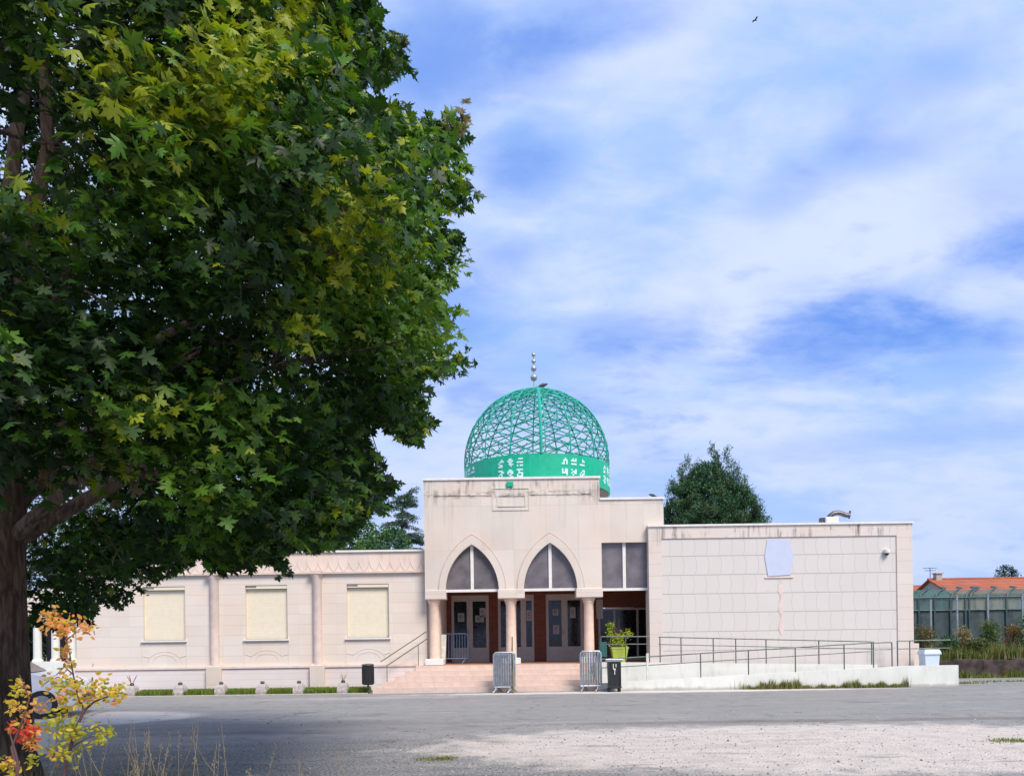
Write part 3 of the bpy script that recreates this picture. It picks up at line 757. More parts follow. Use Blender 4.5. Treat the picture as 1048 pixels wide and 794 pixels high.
# ---- dome
DX, DY = 0.99, 28.5; DR = 2.62; DZ0 = 6.80; DZB = 7.76; DZC = 8.02
b = MB(); b.lathe(DX, DY, [(2.15, ZB - .46), (2.15, DZ0 - .02)], 48); b.build("drum", M_port, mq, smooth=True)
b = MB()
NR = 16
ang = [2 * math.pi * (k + 0.06) / NR for k in range(NR)]
# faceted green band
nb = 48
outer = [(DX + (DR + .02) * math.sin(2*math.pi*k/nb), DY - (DR + .02) * math.cos(2*math.pi*k/nb)) for k in range(nb)]
inner = [(DX + (DR - .06) * math.sin(2*math.pi*k/nb), DY - (DR - .06) * math.cos(2*math.pi*k/nb)) for k in range(nb)]
vs = [(x, y, DZ0) for x, y in outer] + [(x, y, DZB) for x, y in outer] + [(x, y, DZB) for x, y in inner] + [(x, y, DZ0) for x, y in inner]
fs = []
for k in range(nb):
    j = (k + 1) % nb
    for r_ in range(4):
        a_, c_ = r_ * nb, ((r_ + 1) % 4) * nb
        fs.append((a_ + k, a_ + j, c_ + j, c_ + k))
b.add(vs, fs); band = b.build("dome_band", M_green, mq)
b = MB(); b.box(DX - 2.5, DX + 2.5, DY - .06, DY + .06, DZ0 - .015, DZ0 + .05); b.box(DX - .06, DX + .06, DY - 2.5, DY + 2.5, DZ0 - .02, DZ0 + .045)
b.lathe(DX, DY, [(2.2, DZ0 - .02), (2.58, DZ0 - .02), (2.58, DZ0 - .005), (2.2, DZ0 - .005)], 48, cap=False)
b.build("drum_soffit", M_metald, mq)
# block lettering cut in three columns and two rows, eight groups
glyphs = [
 ["..1..", ".111.", "1....", ".11..", "111.."], [".11..", "1111.", ".11..", ".111.", "..1.."], [".111.", ".....", "1111.", ".....", "1.11."],
 ["111..", "..11.", ".11..", "1.1..", ".11.."], [".11..", "1111.", "1.11.", ".11..", "..11."], ["1111.", ".1...", ".111.", "1..1.", "1111."],
 ["..1..", ".111.", ".1.1.", "11.1.", "....."], [".1.1.", "1111.", ".....", "1111.", "....."], ["..1..", "..11.", ".....", "1111.", "....."],
 ["1.11.", "1.11.", "1111.", "...1.", "....."], ["1..1.", ".111.", "1.11.", ".1...", "....."], ["..11.", ".1.1.", "1.11.", "111..", "....."]]
for gi in range(8):
    ga = R(-21.3 + 46.2 * 0 + 45 * gi) if gi == 0 else R(-21.3 + 45 * gi + (2.5 if gi == 1 else 0))
    off = 0 if gi % 2 == 0 else 6
    for row in range(2):
        for colm in range(3):
            gl = glyphs[off + row * 3 + colm]; b = MB()
            for r_, line in enumerate(gl):
                for c_, ch in enumerate(line):
                    if ch != '1': continue
                    aa = ga + ((colm - 1) * 0.335 + (c_ - 1.7) * 0.052) / DR
                    zc_ = DZB - 0.16 - row * 0.36 - r_ * 0.055
                    u_ = Vector((math.cos(aa), math.sin(aa), 0)); o_ = Vector((math.sin(aa), -math.cos(aa), 0))
                    c0 = Vector((DX, DY, 0)) + o_ * (DR + .018)
                    st_ = len(b.v); b.box(-.0262, .0262, -.012, .006, zc_ - .0276, zc_ + .0276)
                    b.xform(Matrix(((u_.x, -o_.x, 0, c0.x), (u_.y, -o_.y, 0, c0.y), (0, 0, 1, 0), (0, 0, 0, 1))), st_)
            b.build("letter", M_cut, band)
# lattice
def dpt(a, t, r=DR):
    """t: 0 at band top, then straight up to the springing, then over the hemisphere (0..1)"""
    zcyl = DZC - DZB
    arc = t * (zcyl + r * math.pi / 2)
    if arc < zcyl: rr, z = r, DZB + arc
    else:
        ph = (arc - zcyl) / r; rr, z = r * math.cos(ph), DZC + r * math.sin(ph)
    return (DX + rr * math.sin(a), DY - rr * math.cos(a), z)
NL = 13
b = MB()
for k in range(NR):
    a0 = ang[k]; a1_ = a0 + 2 * math.pi / NR; am = (a0 + a1_) / 2
    for L in range(NL - 1):
        t0 = L / NL * 0.985; t1 = (L + 1) / NL * 0.985; tm = (t0 + t1) / 2
        b.tube([dpt(a0, t0), dpt(am, tm), dpt(a1_, t1)], .020, 4, cap=False)
        b.tube([dpt(a1_, t0), dpt(am, tm), dpt(a0, t1)], .020, 4, cap=False)
        if L % 4 == 0 and L < NL - 4:
            b.tube([dpt(am, t0), dpt((a0 + am) / 2, t1)], .014, 4, cap=False); b.tube([dpt(am, t0), dpt((a1_ + am) / 2, t1)], .014, 4, cap=False)
        elif L % 4 == 3 and L < NL - 4:
            b.tube([dpt(am, t1), dpt((a0 + am) / 2, t0)], .014, 4, cap=False); b.tube([dpt(am, t1), dpt((a1_ + am) / 2, t0)], .014, 4, cap=False)
dome = b.build("dome", M_rib, mq)
for k in range(NR):
    b = MB(); b.tube([dpt(ang[k], i / 24) for i in range(25)], 0.026 if k else 0.060, 6)
    if k == 0: b.tube([dpt(ang[k] + 0.055, i / 24 * .97) for i in range(25)], 0.018, 5)
    b.build("rib", M_rib, dome)
apex = DZC + DR
b = MB(); b.tube([(DX - .06, DY, apex - .03), (DX - .06, DY, apex + 1.28)], .016, 8)
fin = b.build("finial", M_steel, mq)
for (zz, rr) in ((.50, .125), (.83, .105), (1.09, .08), (1.33, .075)):
    b = MB(); b.ball((DX - .06, DY, apex + zz), rr, 16, 10); b.build("finial_ball", M_steel, fin, smooth=True)
b = MB(); q0 = U(518.3, 498.3, YP); q1 = U(525, 493, YP); b.box(q0[0], q1[0], YP - .07, YP - .002, q0[1], q1[1], bev=.01); b.build("green_plate", M_green, mq)
# roof duct: box with a bent pipe
yd = 26.6
q0 = U(843, 535, yd); q1 = U(856, 529.5, yd)
duct = thing("roof_vent", "bent grey ventilation pipe on a white box on the flat roof", "vent pipe", ((q0[0] + q1[0]) / 2, yd, zi + .12))
b = MB(); b.box(q0[0], q1[0], yd - .2, yd + .3, zi + .121, q1[1], bev=.02); b.build("white_box", M_cap, duct)
b = MB(); q2 = U(839, 534.5, yd); b.box(q2[0], q2[0] + .15, yd - .1, yd + .1, zi + .121, U(839, 530, yd)[1], bev=.01); b.build("motor", M_metald, duct)
b = MB(); path = [U(px, py, yd) for (px, py) in ((848, 530), (850, 527.5), (853, 525.3), (857, 524.6), (861, 525.2), (865, 527), (869.5, 527.3))]
b.tube([(p[0], yd, p[1]) for p in path], .085, 10); b.tube([(path[-1][0] - .02, yd, path[-1][1] - .11), (path[-1][0] + .02, yd, path[-1][1] + .16)], .03, 6)
b.build("bent_pipe", M_metald, duct, smooth=True)
# surveillance camera
q = U(907, 565.5, YR)
cc = thing("surveillance_camera", "small white dome camera fixed high on the right wing wall", "camera", (q[0], YR + .06, q[1]))
b = MB(); b.lathe(0, -.10, [(.09, .10), (.10, .02), (.09, -.02)], 16); b.box(-.03, .03, -.1, 0, .03, .09); b.build("housing", M_cap, cc, local=True, smooth=True)
b = MB(); b.ball((0, -.10, -.02), .07, 12, 8); b.build("lens_dome", M_black, cc, local=True, smooth=True)

# ------------------------------------------------------------------ ramp, switchback in white render
rmp = thing("wheelchair_ramp", "white rendered switchback ramp with thin dark railings along the right wing", "ramp", (8.0, 23.7, 0))
YF = 23.72
xa = X(611.8, 690, YF); xb = X(981, 690, YF)
zr = Z(980, 680.3, YF)
zl = .235
b = MB(); b.prism([(xa, 0), (xb, 0), (xb, zr), (X(930, 680, YF), zr), (xa, zl)], YF, YF + .12); b.build("outer_wall", M_white, rmp)
b = MB(); b.prism([(xa, 0), (xb - .002, 0), (xb - .002, zr - .09), (X(930, 680, YF), zr - .09), (xa, zl - .09)], YF + .12, YF + .72); b.build("lower_run", M_concrete, rmp)
YM = YF + .72
xm1 = X(898, 680, YM)
b = MB(); b.prism([(xa, 0), (xm1, 0), (xm1, zr + .02), (X(664, 680, YM), .83), (xa, .86)], YM, YM + .1); b.build("inner_wall", M_white, rmp)
b = MB(); b.prism([(xa + .001, 0), (xm1, 0), (xm1, zr - .09), (x3b - .2, FLOOR - .01), (xa + .001, FLOOR - .01)], YM + .1, YR - .004); b.build("upper_run", M_concrete, rmp)
b = MB(); b.box(xm1 + .001, xb - .002, YF + .721, YR - .004, 0, zr - .09); b.box(x1 + .002 if x1 < xb else xb - .5, xb, YR, YR + .5, 0, zr - .09)
b.build("landing", M_concrete, rmp)
def rail(pts_top, gap, posts, ybase, zbase, name="railing"):
    b = MB()
    for dzz in (0, -gap): b.tube([(p[0], p[1], p[2] + dzz) for p in pts_top], .021 if dzz == 0 else .016, 6)
    def zt_at(x):
        for p, q in zip(pts_top, pts_top[1:]):
            if min(p[0], q[0]) - .02 <= x <= max(p[0], q[0]) + .02: return p[2] + (q[2] - p[2]) * (x - p[0]) / ((q[0] - p[0]) or 1), p[1] + (q[1] - p[1]) * (x - p[0]) / ((q[0] - p[0]) or 1)
        return pts_top[-1][2], pts_top[-1][1]
    for x in posts:
        zz, yy = zt_at(x); b.tube([(x, yy, zbase(x)), (x, yy, zz)], .018, 6)
    return b.build(name, M_rail, rmp, smooth=True)
yA = YF + .06
def outer_top(x): return zl + (zr - zl) * min(1, max(0, (x - xa) / (X(930, 680, YF) - xa))) - .005
pl_ = U(614, 674.5, yA); pm_ = U(669, 671.3, yA); pr_ = U(894.5, 657.3, yA)
rail([(pl_[0], yA, pl_[1]), (pm_[0], yA, pm_[1]), (pr_[0], yA, pr_[1])], .26, [X(q, 680, yA) for q in (717, 766, 814, 864, 894)], yA, outer_top)
for q in (662.6, 667):
    b = MB(); b.box(X(q, 690, yA) - .03, X(q, 690, yA) + .03, yA - .03 if q < 664 else yA + .64, yA + .03 if q < 664 else yA + .7, .2, 1.12)
    b.build("pale_post", M_railp, rmp)
yB = YM + .05
def inner_top(x):
    x6 = X(664, 680, YM)
    return (.83 + (zr + .02 - .83) * max(0, (x - x6) / (xm1 - x6))) - .005
p1_, p2_ = U(674, 651.6, yB), U(894, 656.4, yB)
rail([(p1_[0], yB, p1_[1]), (p2_[0], yB, p2_[1])], .23, [X(q, 665, yB) for q in (675.5, 697, 730, 753, 784, 838, 892)], yB, inner_top)
yC = YR + .25
p1_, p2_, p3_ = U(912, 655.6, yA + .6), U(972, 654.8, yA + .6), None
rail([(X(918, 656, YM + .1), YM + .1, U(918, 655.6, YM + .1)[1]), (X(972.5, 655, YM + .1), YM + .1, U(972.5, 654.7, YM + .1)[1])], .25, [X(q, 660, YM + .1) for q in (918.3, 931)], 0, lambda x: zr - .1)
rail([(X(895, 658, YM + .4), YM + .4, U(895, 657.6, YM + .4)[1]), (X(913, 658, YM + .4), YM + .4, U(913, 657.0, YM + .4)[1])], .22, [X(q, 660, YM + .4) for q in (912.7,)], 0, lambda x: zr - .1)
# porch railing in front of the glazed bay
yG = YP - .16
p1_, p2_ = U(615, 651.4, yG), U(669, 651.2, yG)
rail([(p1_[0], yG, p1_[1]), (p2_[0], yG, p2_[1])], .24, [p1_[0], X(640, 651, yG), p2_[0]], yG, lambda x: FLOOR - .02, "porch_railing")
b = MB(); q0 = U(614, 672, yG - .1); q1 = U(621, 656.5, yG - .1); b.box(q0[0], q1[0], yG - .12, yG - .08, q0[1], q1[1]); b.build("green_side_panel", simple("dark_green_panel", (0.02, 0.10, 0.085), .5), rmp)

# handrail by the left stairs
hr = thing("stair_handrail", "pair of thin dark sloping handrail bars left of the entrance steps", "handrail", (-3.6, 25.45, 0.3))
b = MB()
yh = 25.42
for (A, B_) in (((389.5, 677), (436.5, 646)), ((396, 681), (437, 653.5))):
    p0, p1 = U(*A, yh), U(*B_, yh); b.tube([(p0[0], yh, p0[1]), (p1[0], yh, p1[1])], .016, 6)
b.build("sloping_bars", M_rail, hr, smooth=True)
for (xp, ytop, zb) in ((396, 681, .16), (428, 659, .6)):
    b = MB(); p = U(xp, ytop, yh); b.tube([(p[0], yh, zb), (p[0], yh, p[1])], .013, 6); b.build("post", M_rail, hr)

# ------------------------------------------------------------------ things around the entrance
# stone planters with small stubs
def planter(px, py, label, plant):
    x_, _ = U(px, py, 24.35)
    t = thing("stone_planter", label, "planter", (x_, 24.4, 0), rng.uniform(-.1, .1), "short stone planters along the grass strip")
    b = MB()
    def ring(h, z): return [(-h, -h, z), (h, -h, z), (h, h, z), (-h, h, z)]
    vs = ring(.15, 0) + ring(.165, .10) + ring(.145, .26) + ring(.115, .33)
    fs = [(3, 2, 1, 0), (12, 13, 14, 15)]
    for k in range(3):
        for j in range(4): fs.append((k*4 + j, k*4 + (j+1) % 4, k*4 + 4 + (j+1) % 4, k*4 + 4 + j))
    b.add(vs, fs); b.build("stone_block", M_concrete, t, local=True)
    b = MB(); b.lathe(0, 0, [(.05, .33), (.07, .36), (.06, .40), (.03, .42)], 12); b.build("knob", M_metald, t, local=True, smooth=True)
    if plant:
        b = MB(); pr = random.Random(int(px))
        for k in range(9):
            a = pr.uniform(0, 6.28); l = pr.uniform(.15, .34)
            c, s_ = math.cos(a), math.sin(a)
            b.add([(c*.02, s_*.02, .38), (c*.02 + s_*.02, s_*.02 - c*.02, .38), (c*l*.35 - s_*.012, s_*l*.35 + c*.012, .38 + l*.7), (c*l*.6, s_*l*.6, .38 + l)], [(0, 1, 2), (1, 3, 2)])
        b.build("sprouting_leaves", L_pink if plant == 'pink' else L_dry, t, local=True)
    return t
planter(134.5, 712, "leftmost stone planter, with reddish sprouting leaves", 'pink')
planter(184, 712, "bare stone planter below the left shuttered window", None)
planter(226, 711, "bare stone planter in front of the left pilaster", None)
planter(268.3, 711, "bare stone planter below the middle shuttered window", None)
planter(305.8, 710, "bare stone planter just left of the right pilaster", None)
planter(351, 709, "stone planter nearest the litter bin, with thin pale leaves", 'dry')

# litter bin on a post
q = U(377.5, 706, 24.3)
lb = thing("litter_bin", "black cylindrical litter bin on a post left of the steps", "litter bin", (q[0], 24.2, 0))
b = MB(); b.lathe(0, 0, [(.155, .27), (.17, .30), (.175, .84), (.165, .86)], 20)
for k in range(16):
    a = 2 * math.pi * k / 16; b.box(-.012 + .178 * math.cos(a), .012 + .178 * math.cos(a), -.012 + .178 * math.sin(a), .012 + .178 * math.sin(a), .30, .83)
b.build("basket", M_black, lb, local=True, smooth=False)
b = MB(); b.lathe(0, 0, [(.19, .86), (.20, .875), (.17, .91), (.06, .925)], 20); b.build("rim", M_metald, lb, local=True, smooth=True)
b = MB(); b.tube([(0, 0, 0), (0, 0, .28)], .03, 10); b.build("post", M_metald, lb, local=True)

# wheeled litter bin right of the steps
q = U(628.5, 707, 23.4)
wb = thing("wheeled_bin", "black wheeled bin with small lid rack against the white ramp wall", "bin", (q[0], 23.4, 0))
b = MB()
vs = []
for (h, d_, z) in ((.165, .15, .10), (.19, .18, .90)): vs += [(-h, -d_, z), (h, -d_, z), (h, d_, z), (-h, d_, z)]
b.add(vs, [(3, 2, 1, 0), (4, 5, 6, 7), (0, 1, 5, 4), (1, 2, 6, 5), (2, 3, 7, 6), (3, 0, 4, 7)])
b.box(-.205, .205, -.19, -.15, .12, .17, bev=.008)
for xx in (-.19, .165): b.box(xx, xx + .025, -.195, -.17, .17, .86)
b.build("bin_body", M_black, wb, local=True)
b = MB(); b.box(-.24, .24, -.20, .20, .90, .94, bev=.012); b.tube([(-.26, -.2, .97), (.26, -.2, .97)], .015, 6)
for xx in (-.2, -.07, .07, .2): b.box(xx - .012, xx + .012, -.21, -.19, .92, 1.0)
b.build("lid", M_galv, wb, local=True)
for xx in (-.15, .15):
    b = MB(); b.tube([(xx - .03, -.1, .06), (xx + .03, -.1, .06)], .06, 14); b.tube([(xx - .03, .12, .06), (xx + .03, .12, .06)], .06, 14); b.build("wheel", M_tyre, wb, local=True)
b = MB(); b.box(-.05, -.03, -.205, -.19, .68, .84); b.box(.03, .05, -.205, -.19, .74, .84); b.box(-.03, .03, -.206, -.19, .66, .70); b.box(-.01, .01, -.205, -.19, .52, .66)
b.build("white_y_mark", M_cap, wb, local=True)  # white Y-shaped mark on the front of the bin

# pot with lime plant
q = U(634, 673, YP + .25)
pt = thing("potted_plant", "lime green square pot with a bushy yellow-green plant beside the third column", "potted plant", (q[0], YP + .32, FLOOR))
b = MB()
vs = []
for (h, z) in ((.19, 0), (.265, .46), (.28, .46), (.28, .50), (.24, .50), (.235, .44)):
    vs += [(-h, -h, z), (h, -h, z), (h, h, z), (-h, h, z)]
fs = [(3, 2, 1, 0), (20, 21, 22, 23)]
for k in range(5):
    for j in range(4): fs.append((k*4 + j, k*4 + (j+1) % 4, k*4 + 4 + (j+1) % 4, k*4 + 4 + j))
b.add(vs, fs); b.build("pot", M_lime, pt, local=True)
b = MB(); pr = random.Random(5)
for k in range(11):
    a = pr.uniform(0, 6.28); l = pr.uniform(.4, .75); lean = pr.uniform(.1, .35)
    if k == 0: a, l, lean = 2.9, .98, .36
    if k == 1: a, l, lean = 0.2, .72, .42
    if k == 2: a, l, lean = 1.2, 1.0, .02
    path = [Vector((math.cos(a) * lean * t_ * t_, math.sin(a) * lean * t_ * t_, .44 + l * t_)) for t_ in (0, .33, .66, 1)]
    b.tube(path, [.012, .01, .008, .005], 5)
b.build("stems", M_twig, pt, local=True)
b = MB()
for k in range(520):
    z_ = pr.random(); a = pr.uniform(0, 6.28)
    if k < 330: c = Vector((pr.gauss(0, .13), pr.gauss(0, .13), .52 + z_ * .40))
    elif k < 450: c = Vector((-.27 + pr.gauss(0, .055), pr.gauss(0, .05), .84 + z_ * .48))
    else: c = Vector((.27 + pr.gauss(0, .08), pr.gauss(0, .08), .86 + z_ * .22))
    u_ = Vector((pr.gauss(0, 1), pr.gauss(0, 1), pr.gauss(.3, .7))).normalized(); v_ = u_.orthogonal().normalized()
    L_ = pr.uniform(.05, .10)
    b.add([c, c + u_ * L_ * .5 + v_ * L_ * .28, c + u_ * L_, c + u_ * L_ * .5 - v_ * L_ * .28], [(0, 1, 2, 3)])
b.build("foliage", L_pot, pt, local=True)

# crowd barriers
def barrier(name, w_, h_, mat, label, loc, rz, group, nb_=9):
    t = thing(name, label, "crowd barrier", loc, rz, group)
    b = MB(); r_ = .019
    b.tube([(-w_/2, 0, .18), (-w_/2, 0, h_ - .06), (-w_/2 + .06, 0, h_), (w_/2 - .06, 0, h_), (w_/2, 0, h_ - .06), (w_/2, 0, .18), (-w_/2, 0, .18)], r_, 8)
    b.build("frame", mat, t, local=True, smooth=True)
    b = MB()
    for k in range(1, nb_): xx = -w_/2 + w_ * k / nb_; b.tube([(xx, 0, .18), (xx, 0, h_)], .0125, 6)
    b.build("bars", mat, t, local=True, smooth=True)
    for xx in (-w_/2 + .08, w_/2 - .08):
        b = MB(); b.tube([(xx - .12, -.26, .015), (xx - .05, -.2, .10), (xx, 0, .19), (xx + .05, .2, .10), (xx + .12, .26, .015)], .016, 6); b.build("foot", mat, t, local=True, smooth=True)
    return t
proto = None
G = "crowd barriers packed together at the foot of the steps"
words_l = ["frontmost grey barrier of the packed stack left of the middle step edge", "second grey barrier in the stack before the middle column", "third grey barrier in the stack before the middle column", "rearmost grey barrier in the stack before the middle column"]
words_r = ["frontmost grey barrier of the packed stack before the third column", "second grey barrier in the stack before the third column", "third grey barrier in the stack before the third column", "rearmost grey barrier in the stack before the third column"]
words_l[0] = "frontmost grey barrier of the packed stack before the middle column"
first = None
for (pxc, wl, ry) in ((516.5, words_l, 0.0), (605.3, words_r, 0.0)):
    for k in range(4):
        x_ = U(pxc, 709, 23.55)[0] + (-.022, .016, -.008, .024)[k]; y_ = 23.52 + .10 * k
        if first is None:
            first = barrier("crowd_barrier", .60, 1.22, M_galv, wl[k], (x_, y_, 0), .02, G, 8); o = first
        else:
            o = copy_tree(first); o.location = (x_, y_, 0); o.rotation_euler = (0, 0, (.05, -.06, .03, -.02)[k]); o["label"] = wl[k]
b = MB(); p0 = U(525.3, 709, 23.45); p1 = U(524.2, 651.5, 23.95); b.tube([(p0[0], 23.38, 0.0), (p0[0] - .02, 23.6, .9), (p1[0], 23.8, p1[1])], [.035, .03, .022], 6)
tag(b.build("wooden_pole", M_wood), "brown wooden pole leaning on the barriers before the middle column", "pole")
q = U(464.5, 677, 26.3)
barrier("crowd_barrier", .92, 1.02, M_galvb, "blue barrier standing inside the porch before the left door", (q[0], 26.5, FLOOR + .001), .05, None, 10)
q = U(453, 677, 26.0)
b = MB(); b.box(-.10, .10, -.03, .03, 0, 1.0, bev=.01); b.xform(Matrix.Translation((q[0] - .03, 26.2, FLOOR + .001)) @ Matrix.Rotation(R(3), 4, 'Y'))
ob = b.build("folded_sign", M_railp); tag(ob, "narrow white board propped by the blue barrier in the porch", "board")

# bluish box on the landing
q = U(954.5, 680, 24.4)
bx = thing("grit_box", "bluish white plastic box with a lid on the ramp landing", "storage box", (q[0], 24.6, zr - .09))
b = MB(); vs = []
for (h, d_, z) in ((.20, .18, 0.0), (.235, .20, .42)): vs += [(-h, -d_, z), (h, -d_, z), (h, d_, z), (-h, d_, z)]
b.add(vs, [(3, 2, 1, 0), (4, 5, 6, 7), (0, 1, 5, 4), (1, 2, 6, 5), (2, 3, 7, 6), (3, 0, 4, 7)]); b.build("box_body", M_bluew, bx, local=True)
b = MB(); vs = []
for (h, d_, z) in ((.265, .23, .41), (.265, .23, .455), (.22, .19, .56)): vs += [(-h, -d_, z), (h, -d_, z), (h, d_, z), (-h, d_, z)]
b.add(vs, [(3, 2, 1, 0), (8, 9, 10, 11)] + [(k*4 + j, k*4 + (j+1) % 4, k*4 + 4 + (j+1) % 4, k*4 + 4 + j) for k in range(2) for j in range(4)]); b.build("lid", M_bluew, bx, local=True)

# birds
def bird(loc, rz, label, sc=1.0, wings=False):
    t = thing("bird", label, "bird", loc, rz)
    b = MB(); b.lathe(0, 0, [(.004, -.16), (.025, -.10), (.055, -.02), (.06, .05), (.04, .10), (.038, .135), (.025, .16), (.004, .20)], 10)
    b.xform(Matrix.Rotation(R(70 if not wings else 90), 4, 'Y'))
    b.add([(-.10, -.02, -.03), (-.10, .02, -.03), (-.30, .035, -.09), (-.30, -.035, -.09)], [(0, 1, 2, 3), (3, 2, 1, 0)])
    if wings:
        for s_ in (-1, 1): b.add([(.08, 0, .02), (-.08, 0, .02), (-.12, s_*.28, .09), (-.02, s_*.42, .05), (.06, s_*.25, .08)], [(0, 1, 2, 3, 4)])
    else:
        for s_ in (-.02, .02): b.tube([(0, s_, -.02), (0.01, s_, -.12)], .005, 4)
    b.xform(Matrix.Scale(sc, 4) @ Matrix.Translation((0, 0, .11 if not wings else 0)))
    b.build("body", M_bird, t, local=True, smooth=True)
    return t
p = dpt(ang[0] + .75, .93); bird((p[0], p[1], p[2] + .01), 0.2, "dark bird perched on top of the green dome", 1.25)
q = U(668.5, 511, YP + .2); bird((q[0], YP + .2, ZB + .07), 2.8, "dark bird perched on the stepped parapet right of the dome", .8)
dd = pix_dir(773, 21) * 60; bird((dd.x, dd.y, dd.z + EYE), .4, "tiny dark bird flying high in the clouds", .6, True)

# ------------------------------------------------------------------ left: rear colonnade, car, marker
YG = 40.0
gl_ = thing("columned_gallery", "far white gallery with short columns behind the left wing", "gallery", (-24, YG, 0))
zb_, zc_ = U(50, 677, YG)[1], U(50, 641, YG)[1]
b = MB(); b.box(-25.0, -19, YG - .4, YG + 4, 0, zb_); b.build("base", M_white, gl_)
b = MB(); b.box(-25.0, -19, YG - .3, YG + 4, zc_ + .2, zc_ + 1.9); b.build("upper_wall", M_left, gl_)
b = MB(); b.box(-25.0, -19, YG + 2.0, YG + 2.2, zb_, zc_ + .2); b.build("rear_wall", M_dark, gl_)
for pxc in (38.5, 57, 73.5):
    xc = X(pxc, 660, YG); b = MB(); b.lathe(xc, YG, [(.26, zb_ + .002), (.26, zb_ + .1), (.2, zb_ + .15), (.19, zc_ - .05), (.25, zc_ + .02), (.27, zc_ + .198)], 20)
    b.build("column", M_white, gl_, smooth=True)

def car():
    xn = X(71, 690, 17.0)
    t = thing("parked_car", "white hatchback parked behind the maple trunk", "car", (-11.75, 17.5, 0), .3)
    prof = [(-2.0, .30), (-1.72, .26), (-1.70, .30), (1.9, .26), (2.0, .34), (2.02, .60), (1.93, .78), (1.55, .90), (1.0, 1.0), (.35, 1.42), (0, 1.50), (-1.2, 1.50), (-1.75, 1.12), (-1.98, 1.0), (-2.04, .6)]
    # cross sections over the width
    W = .86; b = MB()
    secs = [(-W, 0.96, .55), (-W * .97, 1, .80), (-W * .80, 1, 1.0), (W * .80, 1, 1.0), (W * .97, 1, .80), (W, .96, .55)]
    n = len(prof); vs = []
    for (yy, sx, kz) in secs:
        for (x_, z_) in prof:
            if z_ > .95: yk = yy * (1 - .20 * (z_ - .95) / .55)
            else: yk = yy
            vs.append((x_ * sx, yk, z_))
    fs = [tuple(range(n)), tuple(reversed(range(len(vs) - n, len(vs))))]
    for k in range(len(secs) - 1):
        for j in range(n): fs.append((k*n + j, (k+1)*n + j, (k+1)*n + (j+1) % n, k*n + (j+1) % n))
    b.add(vs, fs); b.build("body", M_carw, t, local=True)
    for s_, yy in ((-1, -W), (1, W)):
        b = MB(); pts = [(-1.45, 1.02), (.86, 1.02), (.30, 1.38), (-1.15, 1.42)]
        def yk(z_): return s_ * (W * (1 - .20 * max(0, z_ - .95) / .55) + .006)
        b.add([(x_, yk(z_), z_) for (x_, z_) in pts], [(0, 1, 2, 3) if s_ < 0 else (3, 2, 1, 0)]); b.build("side_window", M_glassd, t, local=True)
    b = MB(); b.add([(1.0, -.70, 1.012), (1.0, .70, 1.012), (.40, .60, 1.40), (.40, -.60, 1.40)], [(0, 1, 2, 3)]); b.xform(Matrix.Translation((.012, 0, .008))); b.build("windscreen", M_glassd, t, local=True)
    for s_ in (-1, 1):
        b = MB(); b.ball((1.86, s_ * .64, .74), .14, 12, 8, sc=(.9, 1.1, .5)); b.build("headlight", M_lampg, t, local=True, smooth=True)
    b = MB()
    for s_ in (-1, 1):
        for xx in (-.22, .86): b.box(xx, xx + .012, s_ * .853 - .006, s_ * .853 + .006, .40, .93)
        b.box(-1.1, .95, s_ * .856 - .008, s_ * .856 + .008, .42, .47)
    b.build("door_seam", M_black, t, local=True)
    b = MB()
    for s_ in (-1, 1):
        for xx in (-.10, -1.0): b.box(xx, xx + .16, s_ * .87 - .015, s_ * .87 + .015, .82, .85, bev=.005)
    b.build("door_handle", M_carw, t, local=True)
    b = MB(); b.box(1.96, 2.035, -.45, .45, .36, .5, bev=.01); b.build("grille", M_black, t, local=True)
    for (xx, s_) in ((1.28, -1), (1.28, 1), (-1.28, -1), (-1.28, 1)):
        b = MB(); b.tube([(xx, s_ * .70, .31), (xx, s_ * .885, .31)], .31, 24); wh = b.build("wheel", M_tyre, t, local=True, smooth=True)
        b = MB(); b.tube([(xx, s_ * .80, .31), (xx, s_ * .895, .31)], .20, 20); b.build("rim", M_rim, wh, local=False) if False else None
        m_ = b; o = m_.build("rim", M_rim, t, local=True, smooth=True)
        o.location = o.location - wh.location; o.parent = wh
    b = MB()
    for s_ in (-1, 1): b.box(.72, .86, s_ * .95 - .09, s_ * .95 + .09, .98, 1.1, bev=.02)
    b.build("wing_mirror", M_carw, t, local=True)
    return t
car()
q = U(45, 769, 11.4)
b = MB(); b.box(-.125, .125, -.10, .10, 0, .46, bev=.02); b.box(-.10, .10, -.08, .08, .46, .475)
b.xform(Matrix.Translation((q[0], 11.4, 0)) @ Matrix.Rotation(.1, 4, 'Z'))
tag(b.build("marker_block", simple("pale_painted_concrete", (.72, .70, .62), .8, var=.1)), "squat pale concrete marker block near the foot of the maple", "marker block")

# ------------------------------------------------------------------ right background
bank_y = 28.5
b = MB(); b.box(12.95, 40, bank_y + .3, 62, -.02, .60)
M_bank = simple("weedy_soil", (.10, .10, .04), .95, var=.35, scale=1.5)
tag(b.build("terrain_bank", M_bank), kind="structure")
b = MB()
M_rw = simple("dark_mossy_stone", (.055, .04, .036), .95, var=.55, scale=3.5, bump=.6)
for k in range(24):
    xx = 12.96 + k * 1.05; b.box(xx, xx + 1.0499, bank_y + rng.uniform(-.02, .02), bank_y + .299, 0, .64 + rng.uniform(-.03, .03), bev=.008)
tag(b.build("retaining_wall", M_rw), "low dark retaining wall below the overgrown bank", "wall")

